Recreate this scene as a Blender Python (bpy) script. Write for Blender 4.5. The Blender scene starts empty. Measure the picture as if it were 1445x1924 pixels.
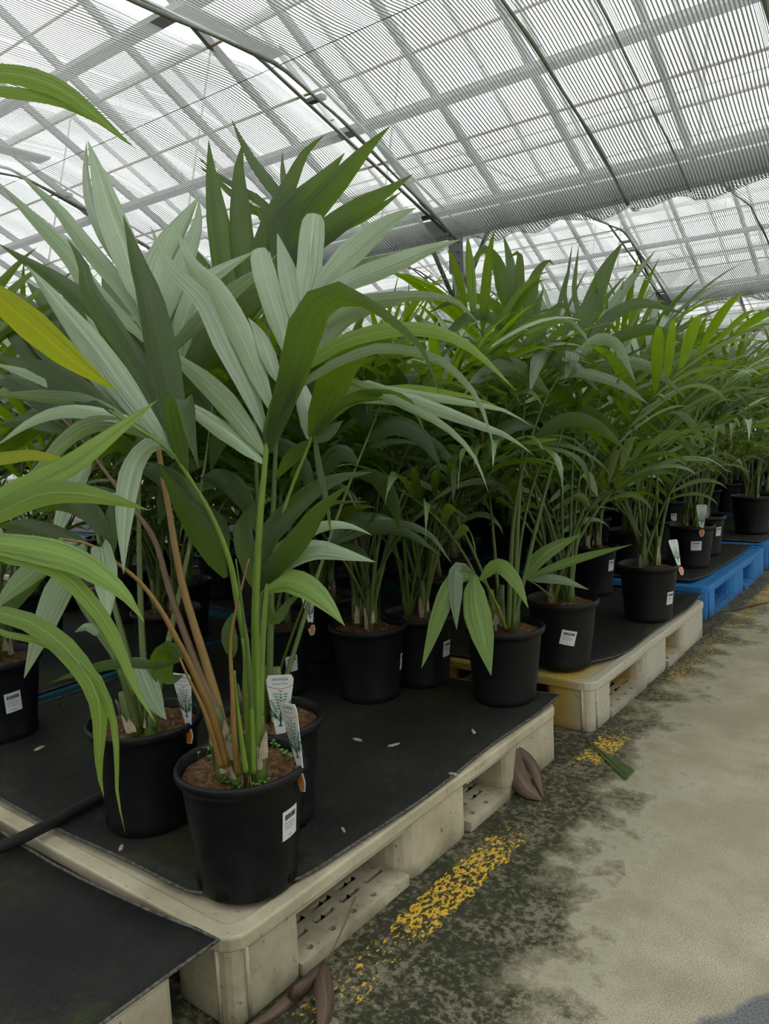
import bpy, math, random
import numpy as np
from mathutils import Matrix, Vector

# ------------------------------------------------------------------ camera
S = bpy.context.scene
FPX, CX, CY = 1451.4, 722.5, 962.0
PITCH, ROLL, YAW, H = math.radians(6.472), math.radians(-2.4126), math.radians(37.352), 0.918
O = np.array([0, 0, H])


def ray(px, py):
    X, Y = px - CX, py - CY
    cr, sr = math.cos(ROLL), math.sin(ROLL)
    x, y = X * cr + Y * sr, -X * sr + Y * cr
    c, s = math.cos(PITCH), math.sin(PITCH)
    d = np.array([x, FPX * c - y * s, -FPX * s - y * c]) / FPX
    cw, sw = math.cos(YAW), math.sin(YAW)
    return np.array([d[0] * cw - d[1] * sw, d[0] * sw + d[1] * cw, d[2]])


def at(px, py, d):
    return O + ray(px, py) * d


def hitz(px, py, z):
    r = ray(px, py)
    return O + r * ((z - H) / r[2])


_f = ray(CX, CY); _f /= np.linalg.norm(_f)
_r = ray(CX + 1, CY) - ray(CX, CY); _r /= np.linalg.norm(_r)
_u = np.cross(_r, _f)
cam = bpy.data.cameras.new('camera')
cam.sensor_fit = 'HORIZONTAL'; cam.sensor_width = 36.0; cam.lens = FPX / 1445 * 36.0
cam.clip_start = 0.02; cam.clip_end = 300
camo = bpy.data.objects.new('camera', cam)
S.collection.objects.link(camo)
camo.matrix_world = Matrix(((_r[0], _u[0], -_f[0], 0), (_r[1], _u[1], -_f[1], 0), (_r[2], _u[2], -_f[2], H), (0, 0, 0, 1)))
S.camera = camo

# ------------------------------------------------------------------ sky (even overcast) and exposure
SKY = 3.9
W = bpy.data.worlds.new('overcast_sky'); S.world = W
W.use_nodes = True
# CIE overcast sky: radiance grows as (1 + 2 sin(elevation)) / 3
_nt = W.node_tree
_tc = _nt.nodes.new('ShaderNodeTexCoord'); _sp = _nt.nodes.new('ShaderNodeSeparateXYZ')
_nt.links.new(_tc.outputs['Generated'], _sp.inputs[0])
_mx = _nt.nodes.new('ShaderNodeMath'); _mx.operation = 'MAXIMUM'; _mx.inputs[1].default_value = 0.0
_nt.links.new(_sp.outputs[2], _mx.inputs[0])
_ma = _nt.nodes.new('ShaderNodeMath'); _ma.operation = 'MULTIPLY_ADD'
_ma.inputs[1].default_value = SKY * 2 / 3; _ma.inputs[2].default_value = SKY / 3
_nt.links.new(_mx.outputs[0], _ma.inputs[0])
_nt.nodes['Background'].inputs[0].default_value = (0.95, 0.97, 0.97, 1)
_nt.links.new(_ma.outputs[0], _nt.nodes['Background'].inputs[1])
S.view_settings.view_transform = 'Standard'
S.view_settings.look = 'None'
S.view_settings.gamma = 1
S.view_settings.use_curve_mapping = False
S.view_settings.exposure = 0.12
S.cycles.max_bounces = 5
S.cycles.diffuse_bounces = 3
S.cycles.glossy_bounces = 2
S.cycles.transmission_bounces = 4
S.cycles.transparent_max_bounces = 10
S.cycles.use_adaptive_sampling = True
S.cycles.adaptive_threshold = 0.06
S.cycles.adaptive_min_samples = 12
S.cycles.caustics_reflective = False
S.cycles.caustics_refractive = False

COL = S.collection
rnd = random.Random(7)
nr = np.random.RandomState(11)


# ------------------------------------------------------------------ materials
def mat(name):
    m = bpy.data.materials.new(name); m.use_nodes = True
    nt = m.node_tree; nt.nodes.clear()
    out = nt.nodes.new('ShaderNodeOutputMaterial')
    return m, nt, out


def N(nt, typ, **kw):
    n = nt.nodes.new(typ)
    for k, v in kw.items():
        if k.startswith('i_'):
            n.inputs[k[2:].replace('_', ' ')].default_value = v
        else:
            setattr(n, k, v)
    return n


def ramp(nt, fac, stops):
    r = nt.nodes.new('ShaderNodeValToRGB')
    e = r.color_ramp.elements
    while len(e) < len(stops):
        e.new(0.5)
    for el, (p, c) in zip(e, stops):
        el.position = p
        el.color = c if len(c) == 4 else (*c, 1)
    nt.links.new(fac, r.inputs[0])
    return r.outputs[0]


def mixc(nt, fac, a, b, mode='MIX'):
    m = nt.nodes.new('ShaderNodeMix'); m.data_type = 'RGBA'; m.blend_type = mode
    for sock, v in ((m.inputs[0], fac), (m.inputs[6], a), (m.inputs[7], b)):
        if isinstance(v, (int, float)):
            sock.default_value = v
        elif isinstance(v, tuple):
            sock.default_value = (*v, 1) if len(v) == 3 else v
        else:
            nt.links.new(v, sock)
    return m.outputs[2]


def math_(nt, op, a, b=None, c=None, clamp=False):
    m = nt.nodes.new('ShaderNodeMath'); m.operation = op; m.use_clamp = clamp
    for i, v in enumerate((a, b, c)):
        if v is None:
            continue
        if isinstance(v, (int, float)):
            m.inputs[i].default_value = v
        else:
            nt.links.new(v, m.inputs[i])
    return m.outputs[0]


def noise(nt, vec, scale, detail=4, rough=0.55, dist=0.0):
    n = nt.nodes.new('ShaderNodeTexNoise')
    n.inputs['Scale'].default_value = scale; n.inputs['Detail'].default_value = detail
    n.inputs['Roughness'].default_value = rough; n.inputs['Distortion'].default_value = dist
    if vec is not None:
        nt.links.new(vec, n.inputs['Vector'])
    return n.outputs[0]


def pos(nt):
    return nt.nodes.new('ShaderNodeNewGeometry').outputs['Position']


def objc(nt):
    return nt.nodes.new('ShaderNodeTexCoord').outputs['Object']


def bsdf(nt, out, color, rough=0.5, spec=0.5, metal=0.0, bump=None, bstr=0.3, bdist=0.01):
    p = nt.nodes.new('ShaderNodeBsdfPrincipled')
    if isinstance(color, tuple):
        p.inputs['Base Color'].default_value = (*color, 1)
    else:
        nt.links.new(color, p.inputs['Base Color'])
    if isinstance(rough, (int, float)):
        p.inputs['Roughness'].default_value = rough
    else:
        nt.links.new(rough, p.inputs['Roughness'])
    p.inputs['Specular IOR Level'].default_value = spec
    p.inputs['Metallic'].default_value = metal
    if bump is not None:
        b = nt.nodes.new('ShaderNodeBump'); b.inputs['Strength'].default_value = bstr
        b.inputs['Distance'].default_value = bdist
        nt.links.new(bump, b.inputs['Height']); nt.links.new(b.outputs[0], p.inputs['Normal'])
    if out is not None:
        nt.links.new(p.outputs[0], out.inputs[0])
    return p


def plain(name, color, rough=0.5, spec=0.5, metal=0.0, var=0.0, nscale=40, bstr=0.0):
    m, nt, out = mat(name)
    c = color
    b = None
    if var > 0:
        n = noise(nt, objc(nt), nscale)
        c = mixc(nt, n, tuple(v * (1 - var) for v in color), tuple(min(1, v * (1 + var)) for v in color))
        b = n if bstr else None
    bsdf(nt, out, c, rough, spec, metal, b, bstr, 0.004)
    return m


def leafmat(name, top, trans, tmix=0.35, rough=0.42, veins=9, spec=0.5, coat=0.0):
    m, nt, out = mat(name)
    uv = nt.nodes.new('ShaderNodeUVMap')
    sep = nt.nodes.new('ShaderNodeSeparateXYZ'); nt.links.new(uv.outputs[0], sep.inputs[0])
    oi = nt.nodes.new('ShaderNodeObjectInfo')
    vn = nt.nodes.new('ShaderNodeCombineXYZ'); nt.links.new(math_(nt, 'MULTIPLY', sep.outputs[0], veins * 1.7), vn.inputs[0])
    nt.links.new(math_(nt, 'MULTIPLY', sep.outputs[1], 0.35), vn.inputs[1]); nt.links.new(math_(nt, 'MULTIPLY', oi.outputs['Random'], 37.0), vn.inputs[2])
    wave = ramp(nt, math_(nt, 'ABSOLUTE', math_(nt, 'SUBTRACT', noise(nt, vn.outputs[0], 1.0, 0.5, 0.5), 0.5)), [(0.004, (0, 0, 0)), (0.045, (1, 1, 1))])
    n1 = noise(nt, objc(nt), 18, 1)
    v = math_(nt, 'ADD', math_(nt, 'MULTIPLY', oi.outputs['Random'], 0.55), math_(nt, 'MULTIPLY', n1, 0.45))
    lo = tuple(c * 0.66 for c in top); hi = tuple(min(1, c * 1.36) for c in top)
    col = mixc(nt, v, lo, hi)
    vein = math_(nt, 'SUBTRACT', 1.0, wave)
    mid = math_(nt, 'LESS_THAN', math_(nt, 'ABSOLUTE', math_(nt, 'SUBTRACT', sep.outputs[0], 0.5)), 0.022)
    col = mixc(nt, math_(nt, 'MULTIPLY', mid, 0.45), col, tuple(min(1, c * 2.4) for c in top))
    col = mixc(nt, math_(nt, 'MULTIPLY', math_(nt, 'SUBTRACT', 1.0, wave), 0.7), col, tuple(c * 0.38 for c in top))
    p = bsdf(nt, None, col, rough, spec, 0, wave, 0.45, 0.0012)
    p.inputs['Coat Weight'].default_value = coat; p.inputs['Coat Roughness'].default_value = 0.3
    t = nt.nodes.new('ShaderNodeBsdfTranslucent')
    tc = mixc(nt, v, tuple(c * 0.75 for c in trans), trans)
    tc = mixc(nt, math_(nt, 'MULTIPLY', vein, 0.5), tc, tuple(c * 0.6 for c in trans))
    nt.links.new(tc, t.inputs[0])
    mx = nt.nodes.new('ShaderNodeMixShader'); mx.inputs[0].default_value = tmix
    nt.links.new(p.outputs[0], mx.inputs[1]); nt.links.new(t.outputs[0], mx.inputs[2])
    nt.links.new(mx.outputs[0], out.inputs[0])
    return m


M = {}
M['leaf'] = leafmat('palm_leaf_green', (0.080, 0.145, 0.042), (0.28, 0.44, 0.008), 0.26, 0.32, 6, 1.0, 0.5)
M['leaf_grey_sheen'] = leafmat('palm_leaf_waxy_grey_painted_sheen', (0.205, 0.305, 0.150), (0.30, 0.46, 0.02), 0.24, 0.34, 6, 1.0, 0.6)  # waxy grey-green, paler because the sheen of up-facing leaves is in the colour
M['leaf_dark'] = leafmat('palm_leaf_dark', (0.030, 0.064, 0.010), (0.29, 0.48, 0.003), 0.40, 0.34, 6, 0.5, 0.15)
M['leaf_young'] = leafmat('palm_leaf_young', (0.19, 0.31, 0.07), (0.42, 0.60, 0.04), 0.36, 0.42)
M['leaf_lime'] = leafmat('palm_leaf_lime', (0.24, 0.30, 0.015), (0.60, 0.66, 0.02), 0.50, 0.42)
M['leaf_dead'] = leafmat('palm_leaf_withered', (0.15, 0.10, 0.07), (0.2, 0.12, 0.06), 0.12, 0.6, 7, 0.3)
M['stalk'] = plain('palm_stalk_green', (0.13, 0.22, 0.020), 0.42, 0.5, 0, 0.35, 16)
M['stalk_dark'] = plain('palm_stalk_olive_green', (0.085, 0.125, 0.022), 0.42, 0.5, 0, 0.35, 16)
M['stalk_brown'] = plain('palm_stalk_bronze', (0.24, 0.14, 0.035), 0.45, 0.5, 0, 0.4, 14)
M['stalk_red'] = plain('palm_stalk_red_brown', (0.14, 0.085, 0.04), 0.45, 0.5, 0, 0.4, 14)
M['fibre'] = plain('dry_leaf_sheath', (0.44, 0.35, 0.25), 0.85, 0.2, 0, 0.5, 70, 0.6)
M['white'] = plain('white_plastic_card', (0.80, 0.82, 0.82), 0.4)
M['sticker'] = plain('white_paper_sticker', (0.74, 0.75, 0.77), 0.5)
M['ink'] = plain('black_print', (0.025, 0.025, 0.03), 0.6)
M['ink_grey'] = plain('grey_print', (0.22, 0.22, 0.24), 0.6)
M['ink_green'] = plain('green_print', (0.02, 0.11, 0.05), 0.6)
M['orange'] = plain('orange_print', (0.80, 0.25, 0.05), 0.5, 0.5, 0, 0.25, 30)
M['red'] = plain('red_brown_print', (0.55, 0.18, 0.08), 0.5)
M['alu'] = plain('galvanised_steel', (0.42, 0.43, 0.44), 0.35, 0.5, 0.7, 0.25, 12)
M['bar'] = plain('glazing_bar_grey', (0.16, 0.165, 0.155), 0.5, 0.5, 0.2, 0.2, 10)
M['beam'] = plain('purlin_grey', (0.26, 0.27, 0.26), 0.55, 0.4, 0.2, 0.2, 10)
M['rust'] = plain('rusty_wire_rod', (0.32, 0.24, 0.12), 0.7, 0.3, 0, 0.4, 20)
M['hose'] = plain('black_rubber_hose', (0.018, 0.019, 0.018), 0.55, 0.5, 0, 0.5, 30, 0.3)
M['wire'] = plain('thin_dark_wire', (0.05, 0.06, 0.055), 0.5)
M['seed'] = plain('seedling_green', (0.10, 0.26, 0.03), 0.5, 0.5, 0, 0.3, 60)
M['root'] = plain('pale_root_fibre', (0.30, 0.21, 0.11), 0.8, 0.2, 0, 0.4, 60)
M['foldcloth'] = plain('gathered_shade_cloth', (0.30, 0.31, 0.28), 0.8, 0.2, 0, 0.45, 60)
M['drain'] = plain('dark_drain_hole', (0.012, 0.009, 0.006), 0.9, 0.1, 0, 0.8, 300)
M['wall'] = None


def build_mats():
    # pot
    m, nt, out = mat('black_pot_plastic')
    n = noise(nt, objc(nt), 26, 5)
    n2 = noise(nt, objc(nt), 140, 2)
    c = mixc(nt, ramp(nt, n, [(0.45, (0, 0, 0)), (0.75, (1, 1, 1))]), (0.0050, 0.0055, 0.0065), (0.010, 0.0105, 0.011))
    c = mixc(nt, ramp(nt, n2, [(0.74, (0, 0, 0)), (0.80, (1, 1, 1))]), c, (0.10, 0.09, 0.07))
    r = math_(nt, 'MULTIPLY_ADD', n, 0.3, 0.30)
    bsdf(nt, out, c, r, 0.28, 0, n2, 0.06, 0.002)
    M['pot'] = m
    # soil
    m, nt, out = mat('potting_soil')
    v = objc(nt)
    n = noise(nt, v, 90, 6, 0.7)
    c = ramp(nt, n, [(0.32, (0.028, 0.016, 0.009)), (0.50, (0.13, 0.072, 0.034)), (0.66, (0.28, 0.165, 0.08)), (0.85, (0.40, 0.28, 0.16))])
    bsdf(nt, out, c, 0.95, 0.15, 0, noise(nt, v, 160, 5, 0.7), 1.0, 0.006)
    M['soil'] = m
    # pallets
    def pallet(name, col, dirt, fade=None):
        m, nt, out = mat(name)
        v = pos(nt)
        n = noise(nt, v, 5, 6, 0.65)
        f = noise(nt, v, 60, 5, 0.7)
        c = mixc(nt, ramp(nt, n, [(0.35, (0, 0, 0)), (0.68, (1, 1, 1))]), col, dirt)
        if fade is not None:
            fx = nt.nodes.new('ShaderNodeSeparateXYZ'); nt.links.new(v, fx.inputs[0])
            a = math_(nt, 'ADD', fx.outputs[0], math_(nt, 'MULTIPLY', n, 0.06))
            k = ramp(nt, math_(nt, 'ADD', a, 1.83), [(0.92, (0, 0, 0)), (1.0, (1, 1, 1))])
            c = mixc(nt, k, c, fade)
        c = mixc(nt, ramp(nt, f, [(0.60, (0, 0, 0)), (0.72, (1, 1, 1))]), c, tuple(x * 0.45 for x in dirt))
        # grime and algae close to the ground
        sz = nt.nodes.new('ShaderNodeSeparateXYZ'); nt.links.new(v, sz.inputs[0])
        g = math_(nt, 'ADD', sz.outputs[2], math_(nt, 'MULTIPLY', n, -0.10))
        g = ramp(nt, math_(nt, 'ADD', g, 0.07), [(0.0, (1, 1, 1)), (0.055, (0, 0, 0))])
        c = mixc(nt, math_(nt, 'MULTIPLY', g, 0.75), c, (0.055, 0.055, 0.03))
        bsdf(nt, out, c, 0.6, 0.35, 0, f, 0.15, 0.002)
        return m
    M['cream'] = pallet('cream_weathered_plastic', (0.66, 0.59, 0.43), (0.38, 0.33, 0.22))
    M['yellow'] = pallet('yellow_weathered_plastic', (0.56, 0.37, 0.06), (0.36, 0.26, 0.10), (0.54, 0.50, 0.40))
    M['blue'] = pallet('blue_plastic', (0.03, 0.23, 0.62), (0.03, 0.17, 0.45))
    M['teal'] = pallet('old_blue_plastic', (0.03, 0.14, 0.22), (0.03, 0.10, 0.15))
    # weed mat
    m, nt, out = mat('black_woven_mat')
    v = pos(nt)
    sep = nt.nodes.new('ShaderNodeSeparateXYZ'); nt.links.new(v, sep.inputs[0])
    wx = math_(nt, 'SINE', math_(nt, 'MULTIPLY', sep.outputs[0], 1500))
    wy = math_(nt, 'SINE', math_(nt, 'MULTIPLY', sep.outputs[1], 1100))
    wv = math_(nt, 'MULTIPLY', wx, wy)
    n = noise(nt, v, 4.5, 6, 0.65); n2 = noise(nt, v, 38, 5, 0.7); n3 = noise(nt, v, 170, 3, 0.7)
    c = mixc(nt, ramp(nt, n, [(0.35, (0, 0, 0)), (0.7, (1, 1, 1))]), (0.0100, 0.0115, 0.0112), (0.024, 0.024, 0.020))
    c = mixc(nt, ramp(nt, math_(nt, 'ADD', math_(nt, 'MULTIPLY', n, 0.6), math_(nt, 'MULTIPLY', n2, 0.5)), [(0.585, (0, 0, 0)), (0.70, (1, 1, 1))]), c, (0.036, 0.046, 0.012))
    c = mixc(nt, math_(nt, 'MULTIPLY', ramp(nt, wv, [(0.5, (0, 0, 0)), (0.9, (1, 1, 1))]), 0.30), c, (0.085, 0.082, 0.07))
    c = mixc(nt, ramp(nt, n3, [(0.70, (0, 0, 0)), (0.78, (1, 1, 1))]), c, (0.12, 0.10, 0.07))
    bsdf(nt, out, c, 0.62, 0.25, 0, math_(nt, 'ADD', math_(nt, 'MULTIPLY', wv, 0.2), n2), 0.6, 0.006)
    M['mat'] = m
    m, nt, out = mat('frayed_mat_edge')
    n = noise(nt, pos(nt), 120, 4, 0.7)
    bsdf(nt, out, ramp(nt, n, [(0.35, (0.03, 0.03, 0.028)), (0.65, (0.17, 0.16, 0.14))]), 0.8, 0.2)
    M['mat_edge'] = m
    # concrete floor: pale worn concrete, dark moss along the pallets, remains of a yellow line
    m, nt, out = mat('stained_concrete')
    v = pos(nt)
    sep = nt.nodes.new('ShaderNodeSeparateXYZ'); nt.links.new(v, sep.inputs[0])
    X, Y = sep.outputs[0], sep.outputs[1]
    nb = noise(nt, v, 1.6, 5, 0.6); nm = noise(nt, v, 7, 6, 0.65); nf = noise(nt, v, 60, 6, 0.75); ng = noise(nt, v, 420, 3, 0.7)
    base = ramp(nt, nm, [(0.30, (0.40, 0.345, 0.235)), (0.52, (0.55, 0.485, 0.345)), (0.75, (0.66, 0.59, 0.45))])
    base = mixc(nt, ramp(nt, nb, [(0.42, (0, 0, 0)), (0.62, (1, 1, 1))]), base, (0.42, 0.375, 0.25))
    base = mixc(nt, ramp(nt, ng, [(0.38, (0.75, 0.75, 0.75)), (0.60, (0, 0, 0))]), base, (0.13, 0.118, 0.09))
    # moss zone: wide near y=1, thin far away
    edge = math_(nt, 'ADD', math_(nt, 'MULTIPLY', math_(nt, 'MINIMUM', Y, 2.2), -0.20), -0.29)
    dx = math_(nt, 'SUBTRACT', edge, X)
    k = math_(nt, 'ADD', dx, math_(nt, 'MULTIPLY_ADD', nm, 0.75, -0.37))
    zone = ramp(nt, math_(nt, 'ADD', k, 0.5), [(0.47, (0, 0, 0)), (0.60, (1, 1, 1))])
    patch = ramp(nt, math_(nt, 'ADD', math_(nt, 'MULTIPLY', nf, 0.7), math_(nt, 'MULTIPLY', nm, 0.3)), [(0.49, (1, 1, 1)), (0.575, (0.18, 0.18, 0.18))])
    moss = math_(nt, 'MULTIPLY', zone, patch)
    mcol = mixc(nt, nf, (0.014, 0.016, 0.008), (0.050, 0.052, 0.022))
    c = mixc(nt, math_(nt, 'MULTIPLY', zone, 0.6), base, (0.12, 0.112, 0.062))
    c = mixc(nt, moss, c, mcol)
    # pale lichen rim of the moss
    rim = ramp(nt, math_(nt, 'ADD', k, 0.5), [(0.40, (0, 0, 0)), (0.455, (1, 1, 1)), (0.50, (0, 0, 0))])
    c = mixc(nt, math_(nt, 'MULTIPLY', rim, math_(nt, 'MULTIPLY', nb, 0.75)), c, (0.40, 0.40, 0.31))
    # yellow line
    lx = math_(nt, 'ADD', math_(nt, 'ABSOLUTE', math_(nt, 'ADD', X, 0.787)), math_(nt, 'MULTIPLY_ADD', noise(nt, v, 30, 4, 0.6), 0.06, -0.032))
    band = ramp(nt, lx, [(0.020, (1, 1, 1)), (0.036, (0.55, 0.55, 0.55)), (0.042, (0, 0, 0))])
    cmb = nt.nodes.new('ShaderNodeCombineXYZ'); nt.links.new(math_(nt, 'MULTIPLY', X, 1.0), cmb.inputs[0])
    nt.links.new(math_(nt, 'MULTIPLY', Y, 0.55), cmb.inputs[1])
    ny = noise(nt, cmb.outputs[0], 120, 6, 0.68)
    nyb = ramp(nt, math_(nt, 'MULTIPLY', Y, 0.2), [(0.165, (0.42,) * 3), (0.20, (0.40,) * 3), (0.216, (0.60,) * 3), (0.275, (0.58,) * 3), (0.305, (0.30,) * 3), (0.365, (0.30,) * 3), (0.385, (0.62,) * 3), (0.405, (0.60,) * 3), (0.43, (0.34,) * 3), (0.51, (0.34,) * 3), (0.54, (0.50,) * 3), (0.66, (0.44,) * 3), (0.82, (0.62,) * 3)])
    nyb = math_(nt, 'ADD', math_(nt, 'MULTIPLY', nyb, 0.68), math_(nt, 'MULTIPLY', noise(nt, v, 24, 3, 0.5), 0.34))
    chips = ramp(nt, math_(nt, 'ADD', math_(nt, 'MULTIPLY', ny, 0.62), math_(nt, 'MULTIPLY', nyb, 0.42)), [(0.548, (0, 0, 0)), (0.562, (1, 1, 1))])
    far = ramp(nt, math_(nt, 'MULTIPLY', Y, 0.1), [(0.20, (1, 1, 1)), (0.30, (0.65, 0.65, 0.65))])
    yc = mixc(nt, nf, (0.62, 0.36, 0.02), (0.74, 0.48, 0.05))
    yk = math_(nt, 'MULTIPLY', math_(nt, 'GREATER_THAN', math_(nt, 'MULTIPLY', band, chips), 0.5), far)
    c = mixc(nt, yk, c, yc)
    # exposed gravel strip
    gx = math_(nt, 'SUBTRACT', math_(nt, 'ADD', X, 0.262), math_(nt, 'MULTIPLY', math_(nt, 'SUBTRACT', Y, 1.2), 0.55))
    gk = ramp(nt, math_(nt, 'ADD', math_(nt, 'ADD', gx, math_(nt, 'MULTIPLY_ADD', nm, 0.1, -0.05)), 0.5), [(0.50, (0, 0, 0)), (0.515, (1, 1, 1)), (0.70, (1, 1, 1)), (0.72, (0, 0, 0))])
    gcol = ramp(nt, noise(nt, v, 260, 4, 0.8), [(0.35, (0.05, 0.055, 0.06)), (0.6, (0.20, 0.205, 0.21)), (0.75, (0.36, 0.36, 0.35))])
    c = mixc(nt, gk, c, gcol)
    hb = math_(nt, 'ADD', math_(nt, 'MULTIPLY', nf, 0.6), math_(nt, 'MULTIPLY', ng, 0.4))
    rr = math_(nt, 'MULTIPLY_ADD', nm, -0.25, 0.85)
    bsdf(nt, out, c, rr, 0.35, 0, hb, 0.35, 0.006)
    M['concrete'] = m
    # shade cloth: opaque pale strips woven with open gaps (stripe phase in the UV map)
    m, nt, out = mat('striped_shade_cloth')
    uv = nt.nodes.new('ShaderNodeUVMap')
    sep = nt.nodes.new('ShaderNodeSeparateXYZ'); nt.links.new(uv.outputs[0], sep.inputs[0])
    fr = math_(nt, 'FRACT', sep.outputs[0])
    thr = math_(nt, 'MULTIPLY_ADD', noise(nt, pos(nt), 1.3, 2), 0.24, 0.34)
    dark = math_(nt, 'LESS_THAN', fr, thr)
    d1 = nt.nodes.new('ShaderNodeBsdfDiffuse'); d1.inputs[0].default_value = (0.26, 0.27, 0.24, 1)
    t1 = nt.nodes.new('ShaderNodeBsdfTranslucent'); t1.inputs[0].default_value = (0.16, 0.165, 0.15, 1)
    strip = nt.nodes.new('ShaderNodeMixShader'); strip.inputs[0].default_value = 0.45
    nt.links.new(d1.outputs[0], strip.inputs[1]); nt.links.new(t1.outputs[0], strip.inputs[2])
    tr = nt.nodes.new('ShaderNodeBsdfTransparent'); tr.inputs[0].default_value = (0.78, 0.79, 0.78, 1)
    t2 = nt.nodes.new('ShaderNodeBsdfTranslucent'); t2.inputs[0].default_value = (0.75, 0.76, 0.75, 1)
    gap = nt.nodes.new('ShaderNodeMixShader'); gap.inputs[0].default_value = 0.24
    nt.links.new(tr.outputs[0], gap.inputs[1]); nt.links.new(t2.outputs[0], gap.inputs[2])
    mx = nt.nodes.new('ShaderNodeMixShader'); nt.links.new(dark, mx.inputs[0])
    nt.links.new(gap.outputs[0], mx.inputs[1]); nt.links.new(strip.outputs[0], mx.inputs[2])
    nt.links.new(mx.outputs[0], out.inputs[0])
    M['cloth'] = m
    # glass
    m, nt, out = mat('roof_glass')
    tr = nt.nodes.new('ShaderNodeBsdfTransparent'); tr.inputs[0].default_value = (0.95, 0.97, 0.96, 1)
    gl = nt.nodes.new('ShaderNodeBsdfGlossy'); gl.inputs['Roughness'].default_value = 0.1
    mx = nt.nodes.new('ShaderNodeMixShader'); mx.inputs[0].default_value = 0.05
    nt.links.new(tr.outputs[0], mx.inputs[1]); nt.links.new(gl.outputs[0], mx.inputs[2])
    hz = nt.nodes.new('ShaderNodeBsdfTranslucent'); hz.inputs[0].default_value = (0.90, 0.91, 0.90, 1)
    m2 = nt.nodes.new('ShaderNodeMixShader'); m2.inputs[0].default_value = 0.22
    nt.links.new(mx.outputs[0], m2.inputs[1]); nt.links.new(hz.outputs[0], m2.inputs[2])
    nt.links.new(m2.outputs[0], out.inputs[0])
    M['glass'] = m
    # translucent wall sheeting
    m, nt, out = mat('translucent_wall_sheet')
    d1 = nt.nodes.new('ShaderNodeBsdfTranslucent'); d1.inputs[0].default_value = (0.55, 0.57, 0.56, 1)
    t1 = nt.nodes.new('ShaderNodeBsdfTransparent'); t1.inputs[0].default_value = (0.55, 0.57, 0.56, 1)
    mx = nt.nodes.new('ShaderNodeMixShader'); mx.inputs[0].default_value = 0.30
    nt.links.new(d1.outputs[0], mx.inputs[1]); nt.links.new(t1.outputs[0], mx.inputs[2])
    nt.links.new(mx.outputs[0], out.inputs[0])
    M['wall'] = m


build_mats()


# ------------------------------------------------------------------ mesh helpers
def mesh(name, V, F, m, uv=None, smooth=True):
    me = bpy.data.meshes.new(name)
    me.from_pydata([tuple(map(float, v)) for v in V], [], F)
    if uv is not None:
        l = me.uv_layers.new(name='UVMap')
        idx = np.empty(len(me.loops), dtype=np.int32); me.loops.foreach_get('vertex_index', idx)
        l.data.foreach_set('uv', np.asarray(uv, dtype=np.float32)[idx].ravel())
    if isinstance(m, (list, tuple)):
        for x in m:
            me.materials.append(M[x])
    else:
        me.materials.append(M[m])
    if smooth:
        me.polygons.foreach_set('use_smooth', np.ones(len(me.polygons), dtype=bool))
    me.update()
    return me


def link(name, data, parent=None, loc=None, rot=None, scale=None):
    o = bpy.data.objects.new(name, data)
    COL.objects.link(o)
    if parent is not None:
        o.parent = parent
    if loc is not None:
        o.location = [float(a) for a in loc]
    if rot is not None:
        o.rotation_euler = rot
    if scale is not None:
        o.scale = scale
    return o


def tag(o, label=None, cat=None, group=None, kind=None):
    if label: o['label'] = label
    if cat: o['category'] = cat
    if group: o['group'] = group
    if kind: o['kind'] = kind
    return o


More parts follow.
